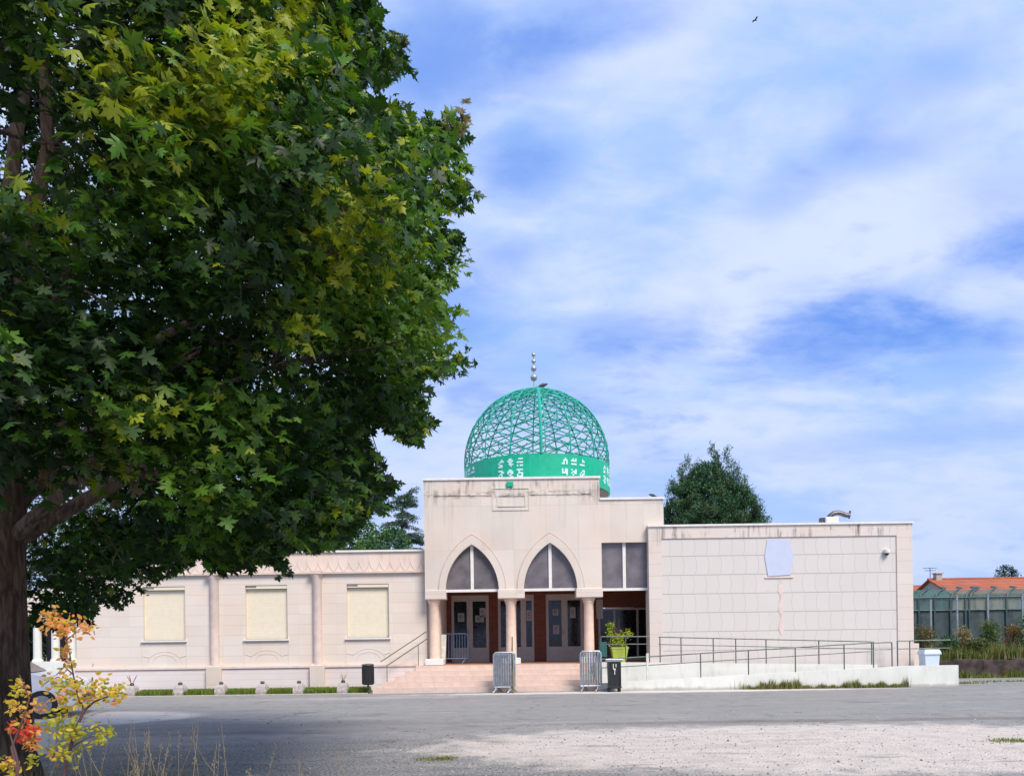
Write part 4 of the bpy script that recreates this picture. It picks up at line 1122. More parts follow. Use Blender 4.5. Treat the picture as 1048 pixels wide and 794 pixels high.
def leaf_cloud(name, centers, sizes, mats, weights, parent, lsize, per, spread, up=0.0, elong=1.0, seed=1, origin=(0, 0, 0)):
    """small leaf faces (rhombs, slightly bent) round clump centres"""
    r_ = np.random.default_rng(seed); n = len(centers) * per
    C = np.repeat(centers, per, axis=0); S = np.repeat(sizes, per)
    off = r_.normal(0, 1, (n, 3)); off /= np.linalg.norm(off, axis=1)[:, None]; off *= (r_.random(n) ** .5)[:, None] * S[:, None] * np.array(spread)
    P0 = C + off
    d1 = r_.normal(0, 1, (n, 3)); d1[:, 2] += up; d1 /= np.linalg.norm(d1, axis=1)[:, None]
    d2 = np.cross(d1, r_.normal(0, 1, (n, 3))); d2 /= np.linalg.norm(d2, axis=1)[:, None]
    L = lsize * r_.uniform(.6, 1.3, n)[:, None]
    V = np.stack([P0, P0 + d1 * L * .5 + d2 * L * .32 / elong, P0 + d1 * L, P0 + d1 * L * .5 - d2 * L * .32 / elong], 1).reshape(-1, 3)
    base = np.arange(n) * 4
    T = np.concatenate([np.stack([base, base + 1, base + 2], 1), np.stack([base, base + 2, base + 3], 1)])
    mi_c = r_.choice(len(mats), len(centers), p=weights); mi = np.repeat(mi_c, per)
    sw = r_.random(n) < .15; mi[sw] = r_.integers(0, len(mats), sw.sum())
    return np_mesh(name, V, T, mats, np.concatenate([mi, mi]), parent, origin)

def far_tree(name, label, cat, loc, h, prof, mats, weights, nclump, clump, lsize, per, seed, trunk_r=.25, up=0.0, elong=1.0, group=None, spread=(1, 1, .8), lobes=.15, tmat=None):
    """prof: list of (z fraction, radius) of the crown"""
    t = thing(name, label, cat, loc, 0, group)
    r_ = np.random.default_rng(seed)
    zf_ = np.array([p[0] for p in prof]); rf = np.array([p[1] for p in prof])
    zz = r_.random(nclump * 3); rr = np.interp(zz, zf_, rf, left=0, right=0)
    keep = r_.random(nclump * 3) < (rr / rf.max()) ** 1.2 + .05; zz, rr = zz[keep][:nclump], rr[keep][:nclump]
    th = r_.random(len(zz)) * 2 * math.pi
    ph = r_.random(4) * 6.28
    lob = 1 + lobes * (np.sin(3 * th + 9 * zz + ph[0]) * .6 + np.sin(5 * th - 14 * zz + ph[1]) * .5 + np.sin(2 * th + 23 * zz + ph[2]) * .4)
    rad = rr * lob * np.sqrt(r_.uniform(.25, 1.0, len(zz)))
    cs = np.stack([loc[0] + rad * np.cos(th), loc[1] + rad * np.sin(th), loc[2] + zz * h], 1)
    zt0 = prof[0][0] * h
    b = MB(); b.tube([(loc[0], loc[1], loc[2]), (loc[0] + .1, loc[1], loc[2] + h * .3), (loc[0], loc[1] + .1, loc[2] + h * .65), (loc[0], loc[1], loc[2] + h * .95)], [trunk_r, trunk_r * .8, trunk_r * .45, trunk_r * .1], 8)
    for k in range(0, min(len(cs), 26)):
        c = cs[k]; z0_ = loc[2] + (c[2] - loc[2]) * .72
        b.tube([(loc[0], loc[1], z0_), ((loc[0] + c[0]) / 2, (loc[1] + c[1]) / 2, (z0_ + c[2]) / 2 + .1), tuple(c)], [trunk_r * .3, trunk_r * .2, .02], 5)
    b.build("trunk", tmat or M_bark2, t, smooth=True)
    leaf_cloud("crown", cs, r_.uniform(.6, 1.25, len(cs)) * clump, mats, weights, t, lsize, per, spread, up, elong, seed, loc)
    return t

# big conifer behind the right wing (several leaders)
yt = 46.0; q = U(725, 535, yt); ztop = U(728, 461, yt)[1]
t = far_tree("conifer_tree", "large dark green conifer behind the right wing roof", "tree", (q[0], yt, 0), ztop - .9, [(.10, 2.4), (.40, 3.3), (.60, 3.1), (.72, 2.9), (.80, 2.45), (.87, 1.95), (.94, 1.2), (1.0, .4)],
             [L_con, L_con2, L_bgd], [.66, .20, .14], 1900, .42, .20, 100, 31, .35, up=.9, elong=2.6, lobes=.2)
# leaders on top
r_ = np.random.default_rng(5); cs = []
for (px, py) in ((705.5, 466), (725, 459), (741.5, 461), (733, 466), (716, 470), (752, 480), (696, 478), (760, 490), (769, 505), (774, 518), (688, 492)):
    c = np.array([U(px, py, yt)[0], yt + r_.uniform(-.8, .8), U(px, py, yt)[1]])
    for k in range(9): cs.append(c - np.array([r_.normal(0, .05 + k * .035), r_.normal(0, .05 + k * .035), .10 + k * .20]))
leaf_cloud("leader_shoots", np.array(cs), np.full(len(cs), .28), [L_con, L_con2], [.8, .2], t, .17, 60, (.8, .8, 1.2), .9, 2.6, 7, (q[0], yt, 9))

# trees behind the left wing
def bgtree(px, ytop, Y, rad, mats, wts, seed, label, kind="broadleaf_tree", ls=.16, n=420, per=60, group="trees behind the left wing"):
    x_, zt_ = U(px, ytop, Y)
    return far_tree(kind, label, "tree", (x_, Y, 0), zt_, [(.12, rad * .5), (.35, rad), (.65, rad * .95), (.85, rad * .65), (1.0, rad * .2)], mats, wts, n, .5, ls, per, seed, group=group)
bgtree(352, 518, 40, 2.6, [L_gr, L_mid, L_con], [.6, .3, .1], 41, "fresh green tree just above the left wing roof")
bgtree(305, 500, 43, 3.0, [L_gr, L_mid, L_con], [.4, .4, .2], 42, "broad green tree half hidden by the maple's lower leaves")
bgtree(398, 540, 38, 1.7, [L_gr, L_con, L_ced], [.4, .3, .3], 43, "low green tree at the foot of the cedar")
bgtree(210, 520, 44, 3.4, [L_bgd, L_con, L_mid], [.4, .4, .2], 44, "dark green tree behind the middle of the left wing")
bgtree(120, 500, 50, 4.0, [L_bgd, L_con], [.6, .4], 45, "shadowy tree behind the left end of the left wing")
bgtree(20, 480, 54, 5.0, [L_bgd, L_con], [.7, .3], 46, "dark tree behind the far columned gallery", n=520)
bgtree(-60, 470, 50, 4.5, [L_bgd, L_con], [.7, .3], 47, "dark tree at the left edge beyond the gallery", n=520)
bgtree(8, 600, 46, 2.6, [L_bgd, L_con], [.8, .2], 48, "low dark tree left of the gallery columns", n=520)
# cedar with a drooping leader
yc = 40.0; x_, zt_ = U(421, 498, yc)
cd = thing("cedar_tree", "slender blue green cedar with a bent drooping top beside the portico", "tree", (x_, yc, 0), 0, "trees behind the left wing")
pathp = [(417, 640), (414, 600), (412, 560), (411.5, 540), (412, 520), (415, 508), (420, 501), (428, 497.5)]
path = [(U(px, py, yc)[0], yc, max(0, U(px, py, yc)[1])) for (px, py) in pathp]; path[0] = (path[0][0], yc, 0)
b = MB(); b.tube(path, [.2, .15, .10, .07, .045, .03, .02, .01], 8); 
cs = []; pr = random.Random(9)
P_ = [Vector(p) for p in path]
for k in range(110):
    t_ = pr.random() ** .8; zz = 2.5 + t_ * (path[-2][2] - 2.5)
    for A, B_ in zip(P_, P_[1:]):
        if A.z <= zz <= B_.z: c = A.lerp(B_, (zz - A.z) / (B_.z - A.z)); break
    ln = .35 + 2.4 * (1 - t_) ** .9 * pr.uniform(.6, 1.1); a = pr.uniform(0, 6.28)
    end = c + Vector((math.cos(a) * ln, math.sin(a) * ln, -.12 * ln + pr.uniform(-.1, .25)))
    mid_ = c.lerp(end, .5) + Vector((0, 0, .10 * ln)); b.tube([c, mid_, end], [.03, .02, .008], 4)
    m_ = max(2, int(ln / .13))
    for j in range(m_): s_ = (j + 1) / m_; cs.append(tuple((c.lerp(mid_, s_ * 2) if s_ < .5 else mid_.lerp(end, s_ * 2 - 1)) - Vector((0, 0, .06))))
for (px, py) in ((421, 501), (424, 499.5), (427, 498), (417, 505), (415, 510)): cs.append((U(px, py, yc)[0], yc, U(px, py, yc)[1] - .05))
for (px, py) in ((405, 511), (400, 514), (396, 517), (391, 519), (386, 521), (381, 524)):
    cs.append((U(px, py, yc)[0], yc, U(px, py, yc)[1]))
b.build("trunk", M_bark2, cd, smooth=True)
leaf_cloud("crown", np.array(cs), np.full(len(cs), .20), [L_ced, L_con], [.75, .25], cd, .12, 34, (1, 1, .5), -.5, 2.2, 12, (x_, yc, 5))

# houses beyond the fence
M_roof = brickmat("orange_roof_tiles", (0.40, 0.13, 0.075), (0.30, 0.09, 0.05), (0.25, 0.07, 0.04), 0.5, 0.28, 0.0, 3.0)
M_wallh = simple("beige_house_render", (0.42, 0.36, 0.31), .9, var=.06)
def house(label, x_, y_, L_, Wd, ze, zr_, rz, chim=False):
    t = thing("house", label, "house", (x_, y_, 0), rz)
    b = MB(); b.box(0, L_, 0, Wd, 0, ze - .001)
    b.prism([(0, ze), (Wd, ze), (Wd / 2, zr_ - .05)], 0, L_, axis='x'); b.build("wall", M_wallh, t, local=True)
    b = MB(); o_ = .25
    sl = (zr_ - ze) / (Wd / 2); 
    b.prism([(-o_, ze - sl * o_), (Wd / 2, zr_), (Wd + o_, ze - sl * o_), (Wd + o_, ze - sl * o_ + .12), (Wd / 2, zr_ + .13), (-o_, ze - sl * o_ + .12)], -o_, L_ + o_, axis='x')
    rf_ = b.build("roof", M_roof, t, local=True)
    b = MB(); b.tube([(-o_ - .01, Wd / 2, zr_ + .12), (L_ + o_ + .01, Wd / 2, zr_ + .12)], .10, 8); b.build("ridge_tiles", M_roof, rf_, local=False) if False else None
    o = b.build("ridge_tiles", M_roof, t, local=True); o.location = o.location - rf_.location; o.parent = rf_
    for k in range(0 if chim else 3):
        xx = 2 + k * 3.2
        if xx + 1 < L_:
            b = MB(); b.box(xx, xx + 1.1, -.03, .02, ze - 1.7, ze - .6); b.build("window", M_glassd, t, local=True)
    if chim:
        b = MB(); b.box(.3, .8, Wd / 2 - .3, Wd / 2 + .2, zr_ - .2, zr_ + .55, bev=.02); b.box(.22, .88, Wd / 2 - .38, Wd / 2 + .28, zr_ + .55, zr_ + .63)
        o = b.build("chimney", M_wallh, t, local=True); o.location = o.location - rf_.location; o.parent = rf_
        b = MB(); m0 = Vector((-.05, Wd / 2, zr_)); b.tube([m0, m0 + Vector((0, 0, 1.1))], .03, 5)
        for (dz_, l) in ((1.05, .5), (.85, .38)):
            b.tube([m0 + Vector((-l, 0, dz_)), m0 + Vector((l, 0, dz_))], .025, 5)
            for j in range(4): b.tube([m0 + Vector((-l + j * l * .66, -.2, dz_)), m0 + Vector((-l + j * l * .66, .2, dz_))], .018, 4)
        o = b.build("aerial", M_metald, t, local=True); o.location = o.location - rf_.location; o.parent = rf_
    return t
YH = 62
qx, qz = U(957, 594, YH)
house("orange tiled gabled house with a chimney behind the green netting", 35.0, YH, 15, 6.4, 4.8, 6.11, 0, True)
house("second orange roofed house at the right edge, behind the first", U(1008, 600, 78)[0], 76, 16, 7, 5.6, U(1030, 593, 79)[1], R(4))
house("sliver of an orange roofed house seen just right of the mosque corner", U(925, 600, 85)[0] - 8, 84, 12, 8, 5.3, U(940, 600, 87)[1], R(0))
x_, zt_ = U(1029, 579.5, 100)
far_tree("round_tree", "small dark rounded tree above the orange roofs", "tree", (x_, 100, 0), zt_, [(.35, .6), (.6, 1.7), (.8, 1.8), (.92, 1.3), (1, .5)], [L_bgd, L_con], [.7, .3], 160, .5, .2, 50, 61)
x_, zt_ = U(1043, 587, 100)
far_tree("round_tree", "smaller dark treetop to the right of the rounded tree", "tree", (x_, 100, 0), zt_, [(.35, .4), (.6, .8), (.8, .7), (1, .3)], [L_bgd, L_con], [.7, .3], 60, .4, .2, 40, 62)

# netted enclosure
YN = 36.0
nf = thing("netting_fence", "tall green netting enclosure with curved tops behind the weeds", "fence", (18, YN, .6))
def netmat(name, c, alpha, sc):
    m, nt = newmat(name); P = pos(nt); x, y, z = nt.sep(P)
    n = nt.noise(nt.comb(nt.math('MULTIPLY', x, 6.0), y, nt.math('MULTIPLY', z, .5)), sc, 5.0, .6)
    a = nt.ramp(n, .3, .7, alpha - .14, min(1, alpha + .12))
    col = nt.mix(nt.ramp(nt.noise(P, 2.0, 3.0), .3, .7), c, tuple(k * .6 for k in c))
    finish(nt, col, .8, alpha=a, spec=.2)
    return m
M_netU = netmat("green_netting", (.05, .15, .145), .70, 1.0)
M_netL = netmat("dark_windbreak", (.085, .12, .13), .88, 2.0)
zn0 = .6; zn1 = U(990, 624, YN)[1]; zn2 = U(990, 611, YN)[1]; zn3 = U(990, 603, YN)[1]
xn0, xn1 = 17.0, 34.0
b = MB(); b.box(xn0, xn1, YN + .05, YN + .07, zn0, zn1); b.build("windbreak_sheet", M_netL, nf)
b = MB(); b.add([(xn0, YN + .06, zn1), (xn1, YN + .06, zn1), (xn1, YN + .06, zn2), (xn0, YN + .06, zn2), (xn1, YN + .5, zn3), (xn0, YN + .5, zn3), (xn1, YN + 2.6, zn3 + .15), (xn0, YN + 2.6, zn3 + .15)],
                [(0, 1, 2, 3), (3, 2, 4, 5), (5, 4, 6, 7)]); b.build("netting", M_netU, nf)
for k, px in enumerate((940.5, 956.5, 973, 988, 992, 1010, 1030, 1052, 1080, 1110)):
    xx = X(px, 630, YN); b = MB()
    b.tube([(xx, YN, zn0), (xx, YN, zn2 - .1), (xx + .15, YN + .1, zn2 + .15), (xx + .45, YN + .3, zn3 - .02), (xx + .9, YN + .7, zn3 + .12), (xx + 1.2, YN + 1.6, zn3 + .2)], .045, 6)
    b.build("hoop_post", simple("hoop_paint", (.03, .07, .07), .5) if k == 0 else MATS["hoop_paint"], nf, smooth=True)
for px in (952.5, 979.5, 1011, 1046.5):
    xx = X(px, 630, YN - .4); b = MB(); b.tube([(xx, YN - .4, zn0), (xx, YN - .4, zn2 + (.1 if px > 960 else -.1))], .045, 6); b.build("pale_post", M_galv, nf)
b = MB(); 
for zz in (zn1, zn2): b.tube([(xn0, YN, zz), (xn1, YN, zz)], .03, 5)
b.build("cross_wire", MATS["hoop_paint"], nf)

# plants on the bank
def weed_plant(name, label, cat, px, pyb, pyt, Y, wpx, mats, wts, seed, ls=.10, n=46, per=26, z0=.6, group=None, up=.6):
    x_ = X(px, pyb, Y); h_ = U(px, pyt, Y)[1] - z0; rad = wpx / 2 / F * Y
    t = thing(name, label, cat, (x_, Y, z0), 0, group); r_ = np.random.default_rng(seed)
    th = r_.random(n) * 6.28; zz = r_.random(n) ** .8; rr = rad * np.sqrt(r_.random(n)) * (1 - .55 * zz) ; rr *= .85
    cs = np.stack([x_ + rr * np.cos(th), Y + rr * np.sin(th), z0 + zz * h_ * .95], 1)
    b = MB()
    for k in range(min(14, n)): c = cs[k]; b.tube([(x_ + (c[0] - x_) * .3, Y + (c[1] - Y) * .3, z0), tuple(c)], [.015, .006], 4)
    b.build("stems", M_twig, t)
    leaf_cloud("foliage", cs, np.full(n, h_ * .16 + .05), mats, wts, t, ls, per, (1, 1, 1.1), up, 1.8, seed, (x_, Y, z0))
G2 = "weeds and shrubs on the bank"
weed_plant("shrub", "tall leafy green shrub on the bank in front of the netting", "shrub", 1013, 672, 637, 30.5, 24, [L_mid, L_gr, L_weed], [.5, .3, .2], 71, n=80, group=G2)
weed_plant("shrub", "russet brown bush against the mosque's right corner", "shrub", 947, 672, 641, 31.5, 34, [L_brn, L_con2, L_weed], [.4, .3, .3], 72, n=90, group=G2)
weed_plant("shrub", "straw coloured feathery grass clump left of the tall green shrub", "shrub", 986, 672, 645, 30.3, 18, [L_dry, L_brn, L_weed], [.5, .2, .3], 73, n=60, group=G2, up=2.0)
weed_plant("shrub", "dark green low bush beside the ramp landing", "shrub", 972, 676, 653, 29.6, 26, [L_con, L_mid, L_con2], [.4, .3, .3], 74, n=70, group=G2)
weed_plant("shrub", "reddish flowering bush near the right edge", "shrub", 1037, 672, 641, 31, 26, [L_pink, L_weed, L_mid, L_brn], [.35, .25, .2, .2], 75, n=80, group=G2)
weed_plant("shrub", "green bush cut by the right edge of the photo", "shrub", 1054, 672, 628, 30.2, 26, [L_mid, L_con2, L_gr], [.4, .3, .3], 76, n=80, group=G2)
weed_plant("shrub", "pale green weedy bush between the grass clump and the tall shrub", "shrub", 1000, 674, 655, 29.9, 22, [L_con2, L_gr, L_weed], [.4, .3, .3], 77, n=60, group=G2)

def grass(name, label, cat, pts_fn, n, h0, h1, mats, wts, seed, wd=.012, parent=None, lean=.35, patchy=0.0):
    r_ = np.random.default_rng(seed); P0 = pts_fn(r_, n)
    h = r_.uniform(h0, h1, n)[:, None]
    if patchy:
        X_ = P0[:, 0]; m_ = .5 + .25 * np.sin(X_ * 3.1 + 1) + .2 * np.sin(X_ * 7.3 + 2) + .2 * np.sin(X_ * 1.1) + .15 * np.sin(X_ * 17.0)
        h = h * (1 - patchy + patchy * 1.6 * np.clip(m_, 0, 1.2))[:, None]
    a = r_.random(n) * 6.28; ln = r_.random(n)[:, None] * lean
    dv = np.stack([np.cos(a), np.sin(a), np.zeros(n)], 1); sd = np.stack([-np.sin(a), np.cos(a), np.zeros(n)], 1) * wd
    m1 = P0 + dv * h * ln * .3; m1[:, 2] += h[:, 0] * .55; tp = P0 + dv * h * ln; tp[:, 2] += h[:, 0]
    V = np.stack([P0 - sd, P0 + sd, m1 - sd * .7, m1 + sd * .7, tp], 1).reshape(-1, 3); k = np.arange(n) * 5
    T = np.concatenate([np.stack([k, k+1, k+3], 1), np.stack([k, k+3, k+2], 1), np.stack([k+2, k+3, k+4], 1)])
    mi = r_.choice(len(mats), n, p=wts)
    o = np_mesh(name, V, T, mats, np.concatenate([mi, mi, mi]), None, tuple(P0.mean(0)))
    return tag(o, label, cat, kind="stuff")
gx0, gx1 = X(137, 710, 24.6), X(376, 707, 24.6)
def strip_fn(r_, n): return np.stack([r_.uniform(gx0, gx1, n), r_.uniform(24.25, 25.35, n), np.zeros(n)], 1)
grass("grass_strip", "strip of short bright grass along the left wing", "grass", strip_fn, 30000, .07, .20, [L_grass, L_gr, L_weed], [.6, .3, .1], 81)
b = MB(); b.box(gx0 - .1, gx1 + .1, 24.2, 25.6, -.02, .02); tag(b.build("earth_strip", simple("earth", (.10, .09, .04), .95, var=.3)), kind="structure")
b = MB(); b.box(gx0 - .1, gx1 + .1, 24.08, 24.197, -.02, .022, bev=.005); tag(b.build("kerb", M_concrete), kind="structure")
wx0, wx1 = X(762, 706, YF), X(917, 704, YF)
def weeds_fn(r_, n):
    u_ = r_.random(n); u_ = np.where(r_.random(n) < .6, .15 + .85 * r_.random(n), u_)
    return np.stack([wx0 + (wx1 - wx0) * u_, YF - .02 - np.abs(r_.normal(0, .10, n)), np.zeros(n)], 1)
def wfn(r_, n):
    k = r_.integers(0, 46, n); c = r_.random(46) ** .8; w_ = r_.uniform(.1, .5, 46)
    return np.stack([np.clip(wx0 + (wx1 - wx0) * c[k] + r_.normal(0, 1, n) * w_[k] * .6, wx0 - .4, wx1 + .3), YF - .02 - np.abs(r_.normal(0, .10, n)), np.zeros(n)], 1)
o = grass("weeds", "uneven brown and green weeds along the foot of the ramp wall", "weeds", wfn, 3400, .05, .28, [L_weed, L_grass, L_dry, L_mid], [.4, .25, .2, .15], 82, .008, patchy=.8)
def wall_weeds(r_, n): return np.stack([r_.uniform(13.3, 26, n), bank_y - .05 - np.abs(r_.normal(0, .22, n)), np.zeros(n)], 1)
grass("verge_grass", "rough grass at the foot of the dark retaining wall", "grass", wall_weeds, 9000, .06, .26, [L_grass, L_weed, L_mid, L_dry], [.4, .25, .25, .1], 83, .009, patchy=.8)
def bank_fn(r_, n):
    return np.stack([r_.uniform(13.0, 30, n), bank_y + .3 + r_.random(n) ** 1.5 * 5.5, np.full(n, .6)], 1)
grass("bank_grass", "tall unkempt grass and weeds covering the bank", "grass", bank_fn, 30000, .12, .60, [L_weed, L_grass, L_mid, L_dry], [.34, .24, .26, .16], 84, .014, patchy=.7)
def cl_fn(spots):
    def fn(r_, n):
        k = r_.integers(0, len(spots), n); c = np.array(spots)[k]
        return np.stack([c[:, 0] + r_.normal(0, 1, n) * c[:, 2], c[:, 1] + r_.normal(0, 1, n) * c[:, 3], np.zeros(n)], 1)
    return fn
def gp(px, py): 
    y_ = py + (px - CX) * ROLL; Y_ = EYE * F / (y_ - HY); return (px - (py - HY) * ROLL - CX) / F * Y_, Y_
tx, ty = gp(444, 777)
grass("grass_tuft", "tiny green grass patch in the gravel at the bottom centre", "grass", cl_fn([(tx, ty, .13, .10), (tx + .15, ty + .05, .06, .05)]), 420, .01, .045, [L_grass, L_weed], [.6, .4], 85, .006, lean=1.2)
tx, ty = gp(1044, 758)
grass("grass_tuft", "green grass patch in the gravel at the right edge", "grass", cl_fn([(tx, ty, .25, .10)]), 500, .01, .05, [L_grass, L_weed], [.6, .4], 86, .006, lean=1.2)
tx, ty = gp(975, 699)
grass("grass_tuft", "sparse grass on the asphalt beside the ramp end", "grass", cl_fn([(tx, ty - .2, .5, .08), (tx + 2.2, ty + .5, .8, .08)]), 500, .02, .09, [L_grass, L_weed], [.5, .5], 87, .01)
# loose stones on the gravel
pr = random.Random(77); b = MB()
for k in range(2600):
    Y_ = 8.8 + pr.random() ** 1.6 * 8; x_ = pr.uniform(-.62, .68) * Y_
    if pr.random() < .35: x_ = pr.gauss(3, 2.5); Y_ = pr.gauss(11, 1.6)
    s_ = pr.uniform(.006, .02) * (1.6 if pr.random() < .08 else 1); a = pr.uniform(0, 6.28)
    vs = [(x_ + s_ * math.cos(a + k_ * 2.09) * pr.uniform(.7, 1.2), Y_ + s_ * math.sin(a + k_ * 2.09) * pr.uniform(.7, 1.2), -.002) for k_ in range(3)] + [(x_ + pr.uniform(-.3, .3) * s_, Y_, s_ * pr.uniform(.5, .9))]
    b.add(vs, [(0, 1, 3), (1, 2, 3), (2, 0, 3)], pr.choice((0, 0, 1, 2)))
tag(b.build("loose_gravel", [simple("stone_grey", (.20, .20, .21), .9), simple("stone_pale", (.42, .39, .36), .9), simple("stone_dark", (.08, .08, .085), .9)]), kind="stuff", label="small loose stones scattered over the foreground gravel", cat="gravel")

# ------------------------------------------------------------------ the big maple
TX, TY = -5.45, 8.3
mp = thing("maple_tree", "large maple with yellowing leaf tips filling the left side", "tree", (TX, TY, 0))
b = MB()
def wob_path(A, B_, n, amp, pr_):
    A, B_ = Vector(A), Vector(B_); out = []
    for i in range(n + 1):
        t_ = i / n; p = A.lerp(B_, t_); k_ = math.sin(math.pi * t_) * amp
        out.append(p + Vector((pr_.gauss(0, k_), pr_.gauss(0, k_), pr_.gauss(0, k_ * .4))))
    return out
b.tube([(TX, TY, -.1), (TX, TY, .12), (TX, TY, .45), (TX + .0, TY, 1.2), (TX - .02, TY, 2.2), (TX, TY, 3.0), (TX + .05, TY, 3.6)], [.50, .42, .33, .29, .275, .27, .2], 18)
b.build("trunk", M_bark, mp, smooth=True)
limbs = []
pr = random.Random(3)
ends = [(-4.4, 8.0, 9.2), (-5.3, 8.7, 9.8), (-6.6, 7.6, 9.0), (-3.2, 7.2, 6.6), (-2.3, 8.9, 6.0), (-3.6, 5.4, 5.6), (-5.4, 4.6, 5.6), (-7.6, 5.6, 5.8), (-9.2, 8.0, 6.5), (-7.5, 11.2, 6.4), (-4.0, 11.6, 6.2), (-2.3, 7.7, 4.3), (-4.6, 4.9, 4.0), (-1.9, 9.6, 4.6), (-3.2, 10.6, 4.0), (-6.8, 4.8, 4.2)]
for i, e in enumerate(ends):
    z0 = pr.uniform(2.5, 3.4); A = Vector((TX, TY, z0)); E = Vector(e)
    mid_ = A.lerp(E, .45) + Vector((0, 0, .35)); 
    pth = [A] + wob_path(A.lerp(mid_, .3), mid_, 3, .05, pr) + wob_path(mid_, E, 4, .08, pr)[1:]
    r0 = .15 if i < 3 else .085
    b = MB(); b.tube(pth, [r0 * (1 - .85 * k / (len(pth) - 1)) for k in range(len(pth))], 10)
    limbs.append(pth)
    for k in range(9):
        q = pth[pr.randrange(3, len(pth))]; dv = (q - Vector((TX, TY, q.z))).normalized()
        e2 = q + (dv * pr.uniform(.3, 1.0) + Vector((pr.gauss(0, .5), pr.gauss(0, .5), pr.gauss(.1, .35)))) * pr.uniform(.6, 1.3)
        b.tube(wob_path(q, e2, 3, .04, pr), [.028, .02, .013, .006], 5)
    b.build("limb", M_bark2 if i % 3 else M_bark, mp, smooth=True)

outline = [(-400, -900), (300, -900), (360, -300), (380, -60), (384, 0), (388, 25), (415, 42), (421, 70), (404, 76), (398, 92), (380, 84), (372, 96), (392, 106), (414, 100), (418, 114), (436, 120), (452, 116), (456, 108), (470, 104), (486, 112), (486, 128), (470, 134), (478, 150), (468, 164), (485, 190), (486, 210), (474, 224), (458, 212), (450, 222), (470, 240), (482, 262), (478, 280),
           (462, 286), (452, 302), (466, 318), (462, 332), (476, 342), (484, 368), (480, 388), (462, 384), (440, 385), (437, 412), (440, 440), (432, 452), (405, 446), (382, 430), (372, 440), (384, 462), (398, 482), (404, 500), (396, 518), (378, 524), (366, 545), (345, 556), (318, 562), (297, 560), (290, 585), (283, 587),
           (262, 573), (240, 582), (225, 580), (219, 588), (208, 572), (190, 577), (172, 590), (150, 598), (150, 610), (132, 606), (118, 622), (104, 620), (88, 634), (70, 634), (52, 642), (38, 640), (30, 636), (-60, 640), (-400, 620)]
OP = np.array(outline, float)
def inside(px, py):
    px = px + 5.0 * np.sin(py * .21 + 1.3) + 3.5 * np.sin(py * .47); py = py + 4.0 * np.sin(px * .19) + 3.0 * np.sin(px * .43 + 2)
    n = len(OP); res = np.zeros(px.shape, bool); j = n - 1
    for i in range(n):
        xi, yi = OP[i]; xj, yj = OP[j]
        c = ((yi > py) != (yj > py)) & (px < (xj - xi) * (py - yi) / (yj - yi + 1e-12) + xi)
        res ^= c; j = i
    return res
def project(P):
    xs_ = F * P[:, 0] / P[:, 1]; ys_ = -F * (P[:, 2] - EYE) / P[:, 1]
    return CX + xs_ + ys_ * ROLL, HY + ys_ - xs_ * ROLL
zp = np.array([1.6, 1.9, 2.3, 2.8, 3.4, 4.2, 5.4, 6.8, 8.0, 9.5, 11.0, 12.2]); rp = np.array([1.6, 2.7, 3.7, 4.3, 4.75, 5.0, 5.15, 5.1, 4.6, 3.6, 2.4, .8])
r_ = np.random.default_rng(17)
NC = 4100
NBO = 620; BC = 18
bz = r_.uniform(1.9, 11.8, NBO); bt = r_.random(NBO) * 2 * math.pi; bs = r_.uniform(.70, .98, NBO)
zz = r_.uniform(1.7, 12.0, NC); th = r_.random(NC) * 2 * math.pi
rr = np.interp(zz, zp, rp); lob = 1 + .07 * np.sin(4 * th + 2.1 * zz) + .06 * np.sin(7 * th - 3.0 * zz + 1)
shell = np.where(r_.random(NC) < .72, r_.uniform(.80, 1.02, NC), np.sqrt(r_.uniform(.05, .7, NC)))
rad = rr * lob * shell
C = np.stack([TX + rad * np.cos(th), TY + rad * np.sin(th), zz], 1)
br_ = np.interp(bz, zp, rp) * bs * (1 + .09 * np.sin(4 * bt + 2.1 * bz) + .06 * np.sin(7 * bt - 3.0 * bz + 1))
BO = np.stack([TX + br_ * np.cos(bt), TY + br_ * np.sin(bt), bz], 1)
o1 = np.repeat(BO, BC, 0); od = np.repeat(np.stack([np.cos(bt), np.sin(bt)], 1), BC, 0)
rad_ = np.clip(r_.normal(0, .42, NBO * BC), -1, .75); tan_ = r_.normal(0, .40, NBO * BC)
o1[:, 0] += od[:, 0] * rad_ - od[:, 1] * tan_; o1[:, 1] += od[:, 1] * rad_ + od[:, 0] * tan_
o1[:, 2] += r_.normal(0, .16, NBO * BC) - .22 * (rad_ + .3) - .25 * tan_ ** 2
C = np.concatenate([C, o1])
C = C[C[:, 2] > 1.75 + np.maximum(0, TY - .3 - C[:, 1]) * .36]
C = C[C[:, 1] > 2.9]
px, py = project(C)
# clumps end where the crown ends; crown skirt thins near the outline
ok = inside(px, py)
C = C[ok]; px, py = px[ok], py[ok]
# keep full density on the side towards the open, thinner far beyond the frame
fr = (px > -120) & (py > -160)
keep = fr | (r_.random(len(C)) < .4)
C = C[keep]; px, py = px[keep], py[keep]; fr = fr[keep]
# the upper left opens on to the limbs
keep = ~((px < 115) & (py > -60) & (py < 285) & (C[:, 1] < 7.9)) | (r_.random(len(C)) < .5)
C = C[keep]; px, py = px[keep], py[keep]
# thin a little the part behind so that small gaps of sky remain
behind = (C[:, 1] > TY + 1.0)
keep = ~behind | (r_.random(len(C)) < .85)
C = C[keep]; px, py = px[keep], py[keep]
